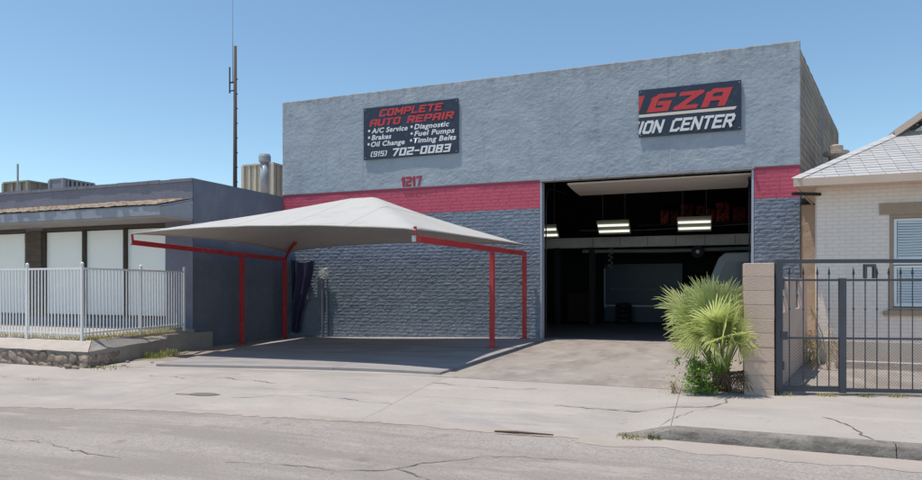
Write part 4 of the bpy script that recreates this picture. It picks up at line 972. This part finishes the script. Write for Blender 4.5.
for (z0, z1) in ((1.14, 1.96), (2.06, 2.90)):
    for x0 in (WX0 + .09, (WX0 + WX1) / 2 + .01):
        x1 = x0 + .56
        sh = MB().box(x0, x0 + .055, HY_ + .06, HY_ + .10, z0, z1).box(x1 - .055, x1, HY_ + .06, HY_ + .10, z0, z1).box(x0 + .056, x1 - .056, HY_ + .06, HY_ + .10, z1 - .05, z1).box(x0 + .056, x1 - .056, HY_ + .06, HY_ + .10, z0, z0 + .05).build('shutter', M_shutter, hs)
        n = 14
        for i in range(n): inst('slat', SL, sh, ((x0 + x1) / 2, HY_ + .08, z0 + .075 + (z1 - z0 - .15) * i / (n - 1)))
MB().box(WX0 - .4, WX1 + .4, HY_ + .26, HY_ + .3, .8, 3.2).build('room_wall', M_dark, hs)
MB().box(WX0 - .17, WX1 + .17, HY_ - .03, HY_ + .02, WZ1 + .003, WZ1 + .23).build('lintel', M_browntrim, hs)
MB().box(WX0 - .1, WX1 + .1, HY_ - .07, HY_ + .02, WZ0 - .10, WZ0 - .003).build('sill', M_browntrim, hs)
# roof: front slope with hip, shingles laid in rows
EX, EY, EZ, PIT = 14.98, -3.45, 3.72, .53
def rp(x, d, o=0): return (x, EY + d - o * .47, EZ + d * PIT + o * .88)
RD = 3.2
MB().add([rp(EX, 0, -.05), rp(26, 0, -.05), rp(26, RD, -.05), rp(EX + RD, RD, -.05), rp(EX, 0, 0), rp(26, 0, 0), rp(26, RD, 0), rp(EX + RD, RD, 0)], [(0, 1, 2, 3), (7, 6, 5, 4), (0, 4, 5, 1), (1, 5, 6, 2), (2, 6, 7, 3), (3, 7, 4, 0)]).build('roof', M_shinglebase, hs)
roof = hs.children[-1]
MB().add([(EX, EY, EZ - .002), (EX + RD, EY + RD, EZ + RD * PIT - .002), (EX + RD + 1.5, 8, EZ + RD * PIT - .002), (EX + 1.8, 8, EZ - .002)], [(0, 1, 2, 3)]).build('hip_slope', M_shingle, roof)
MB().add([(EX + .1, EY + .1, EZ - .05), (26, EY + .1, EZ - .05), (26, HY_ + .1, EZ - .05), (EX + .1, HY_ + .1, EZ - .05)], [(0, 1, 2, 3)]).build('soffit', M_tantrim, roof)
MB().box(EX, 26, EY - .03, EY - .002, EZ - .15, EZ + .01).build('fascia', M_tantrim, roof)
MB().extr([(EX - .002, EY - .03, EZ - .15), (EX - .002, EY - .03, EZ + .01), (EX + 1.8, 4.5, EZ + .01), (EX + 1.8, 4.5, EZ - .15)], 0, (-.03, 0, 0)).build('fascia', M_tantrim, roof)
MB().add([(EX, EY, EZ - .12), (HX + .1, EY, EZ - .12), (HX + 1.9, 4.5, EZ - .12), (EX + 1.8, 4.5, EZ - .12)], [(0, 1, 2, 3)]).build('side_soffit', M_tantrim, roof)
expo = .135; cnt = 0; extra = MB(); rnd = random.Random(3)
r = 0
while r * expo < RD - .05:
    d0 = r * expo - .02; d1 = min(d0 + expo + .06, RD); x = EX + max(0, d0) - (.13 if r % 2 else 0)
    while x < 26:
        w = .265; a = max(x, EX + max(0, d0) + .0) + .004; b = x + w - .004; th = .011 + rnd.uniform(-.002, .003); h0 = .004 + .012
        if b - a > .03:
            a1 = max(a, EX + d1 + .0)
            if b > a1 + .01: vs = [rp(a, d0, .004), rp(b, d0, .004), rp(b, d1, .002), rp(a1, d1, .002), rp(a, d0, .004 + th + .006), rp(b, d0, .004 + th + .006), rp(b, d1, .008), rp(a1, d1, .008)]; fs = [(0, 3, 2, 1), (4, 5, 6, 7), (0, 1, 5, 4), (1, 2, 6, 5), (2, 3, 7, 6), (3, 0, 4, 7)]
            else: dd = min(d1, max(d0 + .01, b - EX)); vs = [rp(a, d0, .004), rp(b, d0, .004), rp(b, dd, .002), rp(a, d0, .02), rp(b, d0, .02), rp(b, dd, .008)]; fs = [(0, 2, 1), (3, 4, 5), (0, 1, 4, 3), (1, 2, 5, 4), (2, 0, 3, 5)]
            if x < 18.4 and cnt < 295: MB().add(vs, fs).build('shingle', M_shingle, roof); cnt += 1
            else: extra.add(vs, fs)
        x += w
    r += 1
extra.build('shingles', M_shingle, roof, kind='stuff')
hp = MB()
for i in range(14):
    d = i * .235; hp.add([rp(EX + d - .07, d + .03, .02), rp(EX + d + .09, d - .05, .035), rp(EX + d + .33, d + .19, .028), rp(EX + d + .15, d + .27, .015)], [(0, 1, 2, 3)])
hp.build('hip_cap', M_shingle, roof)
# cross gable above
GX0, GY_, GZ = 17.25, -1.25, 4.86
gb = MB().extr([(GX0 + .25, GY_ + .2, GZ - .1), (22.5, GY_ + .2, GZ - .1), (22.5, GY_ + .2, GZ + .3), (20.0, GY_ + .2, GZ + 1.95), (GX0 + .25, GY_ + .2, GZ + .05)], 0, (0, 5, 0)).build('gable', M_house, hs)
MB().extr([(GX0 - .05, GY_ - .12, GZ), (GX0 - .05, GY_ - .12, GZ + .16), (20.0, GY_ - .12, GZ + 2.2), (20.0, GY_ - .12, GZ + 2.02)], 0, (0, .06, 0)).build('barge_board', M_tantrim, gb)
MB().extr([(GX0 - .05, GY_ - .058, GZ + .10), (GX0 - .05, GY_ - .058, GZ + .16), (20.0, GY_ - .058, GZ + 2.2), (20.0, GY_ - .058, GZ + 2.12)], 0, (0, 5.5, 0)).build('gable_roof', M_shingle, gb)
MB().extr([(GX0 + .02, GY_ - .055, GZ + .03), (GX0 + .02, GY_ - .055, GZ + .095), (20.0, GY_ - .055, GZ + 2.1), (20.0, GY_ - .055, GZ + 2.03)], 0, (0, .25, 0)).build('gable_soffit', M_browntrim, gb)
# roof vent pot behind the hip, low border in the yard
ch = empty('chimney_pot', (16.75, 3.0, 3.7), label='squat pale chimney pot between the shop side wall and house roof', cat='chimney')
MB().tube([(16.75, 3.0, 3.7), (16.75, 3.0, 5.3)], .2, 12).build('stack', M_cap, ch, smooth=True)
MB().tube([(16.75, 3.0, 5.25), (16.75, 3.0, 5.30), (16.75, 3.0, 5.39), (16.75, 3.0, 5.41)], [.2, .33, .33, .24], 12).build('cap', M_cap, ch)
MB().tube([(16.75, 3.0, 5.41), (16.75, 3.0, 5.55), (16.75, 3.0, 5.59)], [.17, .18, .1], 12).build('crown', M_cap, ch)
MB().tube([(14.95, -3.3, 3.45), (15.5, -3.0, 3.45)], .035, 6).build('downpipe', M_darksteel, hs)
mb = MB().box(15.6, 22, -4.15, -4.0, -.05, .13).build('yard_border', M_cap, bevel=.01, label='low pale concrete border in front of the house', cat='border')

# ------------------------------------------------------------------ fan palm, weed, dry fronds
IR = Vector((.934, .3566, 0)); TC = Vector((.3566, -.934, 0)); UP = Vector((0, 0, 1))
def loc3(c): return IR * c[0] + UP * c[1] + TC * c[2]
def fan(base, hub, axis, L, n=30, spread=125, m=None, seed=0, petr=.012, droop=.28, parent=None, wid=.024):
    rnd = random.Random(seed); hubp = base + loc3(hub); ax = loc3(axis).normalized()
    nr = (TC * .75 + UP * .6 + IR * rnd.uniform(-.4, .4)); nr = (nr - ax * nr.dot(ax)).normalized(); sd_ = ax.cross(nr).normalized(); mb = MB()
    for i in range(n):
        a = R(-spread + 2 * spread * (i + rnd.uniform(-.25, .25)) / (n - 1)); ll = L * (.62 + .38 * math.cos(a * .62)) * rnd.uniform(.74, 1.10)
        d = (ax * math.cos(a) + sd_ * math.sin(a)).normalized(); lat = (sd_ * math.cos(a) - ax * math.sin(a)).normalized()
        lift = nr * (.10 * (1 - abs(a) / 2.3)); b = len(mb.v); steps = 5
        for k in range(steps + 1):
            t = k / steps; c = hubp + d * ll * t + lift * L * math.sin(t * 2.2) * .6 - UP * droop * ll * t ** 2.6 * rnd.uniform(.7, 1.2) + nr * rnd.uniform(-.006, .006)
            w = wid * L / .6 * (.22 + 1.5 * t) * (1 if t < .5 else max(.0, 1 - (t - .5) / .5) ** .8) + .0012
            fold = nr * w * .45
            mb.v += [tuple(c - lat * w + fold), tuple(c - fold * .3), tuple(c + lat * w + fold)]
        for k in range(steps):
            q = b + 3 * k; mb.f += [(q, q + 1, q + 4, q + 3), (q + 1, q + 2, q + 5, q + 4)]
    fr = mb.build('frond', m or M_palm, parent)
    mid = base + (hubp - base) * .5 + UP * .08
    MB().tube([tuple(base + (hubp - base) * .05), tuple(mid), tuple(hubp)], [petr * 1.5, petr, petr * .8], 6).build('stalk', M_palmmid if m is None else m, fr, smooth=True)
pb = Vector((13.52, -7.85, .02))
palm = empty('fan_palm', pb, label='bushy young fan palm leaning beside the salmon pillar', cat='palm')
FR = [((-.02, .98, .05), (.05, 1, .05), .70, 30, 70), ((-.30, 1.0, .12), (-.45, .9, .1), .70, 32, 85), ((-.50, .86, .15), (-1, .50, .1), .72, 32, 95), ((-.50, .66, .30), (-1, .15, .35), .70, 32, 100),
      ((-.30, .55, .50), (-.7, -.10, .6), .62, 30, 105), ((.14, .80, .25), (.25, .9, .35), .62, 28, 90), ((.26, .62, .22), (.55, .45, .4), .44, 26, 110), ((-.20, .90, -.22), (-.2, .95, -.35), .72, 28, 85),
      ((-.28, .78, .42), (-.45, .55, .6), .70, 34, 115), ((.0, .66, .50), (-.05, .25, .9), .58, 30, 120), ((-.60, .92, -.15), (-.95, .65, -.3), .66, 28, 90), ((.08, .95, -.2), (.3, .95, -.3), .60, 26, 85),
      ((.05, .50, .45), (.15, -.25, .8), .46, 26, 115), ((-.12, .55, .55), (-.25, -.2, .8), .55, 28, 115), ((-.45, .50, .05), (-1, -.1, 0), .6, 28, 100), ((.2, .45, .3), (.7, -.05, .5), .38, 22, 110), ((-.38, .98, .25), (-.75, .7, .3), .66, 30, 95),
      ((.12, .62, .48), (.25, .3, .8), .55, 30, 110), ((-.12, .80, .50), (-.2, .45, .8), .62, 32, 110), ((.22, .78, .0), (.6, .8, 0), .5, 26, 90), ((-.05, .50, .52), (-.1, -.3, .8), .5, 28, 105)]
for i, (h, a, L, n, s) in enumerate(FR): fan(pb, (h[0] * .85, h[1] * .95 + .25, h[2] * .7), (a[0], a[1] + .40, a[2]), L * .86, n + 4, s * .9, seed=100 + i, parent=palm, wid=.0115, droop=.15)
for i in range(11):
    q = random.Random(500 + i); h = (q.uniform(-.5, .12), q.uniform(.55, .95) if i < 11 else q.uniform(.32, .5), q.uniform(-.15, .35) if i < 11 else .42); fan(pb, h, (h[0] * 1.6 + q.uniform(-.2, .2), q.uniform(.3, 1.0) - (0 if i < 11 else .7), q.uniform(-.1, .6)), q.uniform(.48, .62), 26, 62, seed=520 + i, parent=palm, wid=.0105, droop=q.uniform(.1, .3))
for i, (h, a, L) in enumerate((((.02, .30, .30), (.1, -.7, .5), .36), ((.16, .30, .26), (.4, -.8, .4), .34), ((-.10, .28, .33), (-.2, -.8, .5), .34), ((.1, .22, .36), (.2, -.5, .7), .26), ((.22, .22, .2), (.6, -.6, .3), .26))):
    fan(pb, h, a, L * .8, 16, 80, M_brownleaf, 200 + i, parent=palm, wid=.012)
MB().tube([tuple(pb + UP * -.1), tuple(pb + UP * .25), tuple(pb + UP * .45)], [.15, .13, .07], 10).build('trunk', M_brownleaf, palm, smooth=True)
def leafcloud(name, c, rx, ry, rz_, n, size, m, stem_m, seed, **k):
    rnd = random.Random(seed); t = empty(name, (c[0], c[1], c[2]), **k); mb = MB(); st = MB(); c = Vector(c)
    for s in range(16):
        a = rnd.uniform(0, 6.283); tip = c + Vector((rx * .8 * math.cos(a) * rnd.random(), ry * .8 * math.sin(a) * rnd.random(), rz_ * rnd.uniform(.6, 1.9))); st.tube([tuple(c + Vector((rnd.uniform(-.1, .1) * rx * 3, rnd.uniform(-.1, .1) * ry * 3, 0))), tuple((c + tip) / 2 + Vector((rnd.uniform(-.05, .05), 0, .05))), tuple(tip)], [.006, .004, .002], 4)
    cl_ = [(Vector((rnd.gauss(0, .45) * rx, rnd.gauss(0, .45) * ry, rz_ * rnd.uniform(.2, 1.7))), rnd.uniform(.05, .10)) for _ in range(26)]
    for i in range(n):
        cc, rr = rnd.choice(cl_); p = c + cc + Vector((rnd.gauss(0, 1), rnd.gauss(0, 1), rnd.gauss(0, 1))) * rr * .7
        if p.z < c.z + .01: p.z = c.z + rnd.uniform(.01, .1)
        d = Vector((rnd.uniform(-1, 1), rnd.uniform(-1, 1), rnd.uniform(-.1, 1))).normalized(); s_ = d.cross(Vector((rnd.uniform(-1, 1), rnd.uniform(-1, 1), 1))).normalized(); l = size * rnd.uniform(.6, 1.3); w = l * .24
        mb.add([p, p + d * l * .5 + s_ * w, p + d * l, p + d * l * .5 - s_ * w], [(0, 1, 2, 3)])
    mb.build('foliage', m, t); st.build('stems', stem_m, t); return t
wb = pb + IR * -.42 + TC * .30
leafcloud('weed_shrub', (wb.x, wb.y, 0), .32, .22, .27, 1900, .05, M_weed, M_weed, 3, label='bright green leafy weed at the foot of the palm', cat='weed')
wb2 = pb + IR * -.78 + TC * .25
leafcloud('weed_shrub', (wb2.x, wb2.y, 0), .16, .12, .12, 90, .035, M_weeddry, M_dry, 4, label='sparse twiggy dry weed beside the green weed', cat='weed')
# litter of dry leaf bits by the palm
mb = MB(); rnd = random.Random(15)
for i in range(420):
    p = pb + IR * rnd.gauss(-.4, .35) + TC * rnd.gauss(.18, .2); z = gz(p.x, p.y) + .02 ; a = rnd.uniform(0, 6.28); l = rnd.uniform(.01, .04)
    mb.add([(p.x, p.y, z), (p.x + l * math.cos(a), p.y + l * math.sin(a), z + rnd.uniform(0, .02)), (p.x + l * .5 * math.cos(a + .6), p.y + l * .5 * math.sin(a + .6), z + .006)], [(0, 1, 2)])
mb.build('leaf_litter', M_brownleaf, label='dry brown leaf litter around the palm', cat='litter', kind='stuff')
# dry fronds in the gap behind the gate
db = Vector((15.35, -3.9, 0))
dr = empty('dry_frond_pile', db, label='tall pile of dry straw coloured fronds between pink wall and house', cat='debris')
for i in range(9):
    rnd = random.Random(300 + i); mb = MB()
    b0 = db + Vector((rnd.uniform(-.25, .25), rnd.uniform(-1.2, .3), 0)); tp = b0 + Vector((rnd.uniform(-.3, .1), rnd.uniform(-.2, .3), rnd.uniform(.5, 1.35)))
    mb.tube([tuple(b0), tuple((b0 + tp) / 2 + Vector((.06, 0, .05))), tuple(tp)], [.012, .01, .005], 5)
    for k in range(22):
        t = rnd.uniform(.35, 1); p = b0.lerp(tp, t); e = p + Vector((rnd.uniform(-.2, .2), rnd.uniform(-.15, .15), rnd.uniform(-.32, .06))); w = .007
        mb.add([p + Vector((w, 0, 0)), p - Vector((w, 0, 0)), e], [(0, 1, 2)])
    mb.build('dry_frond', M_dry, dr)
leafcloud('weed_shrub', (15.25, -3.4, 0), .12, .2, .30, 160, .05, M_weed, M_weed, 9, label='small green weed among the dry fronds behind the gate', cat='weed')
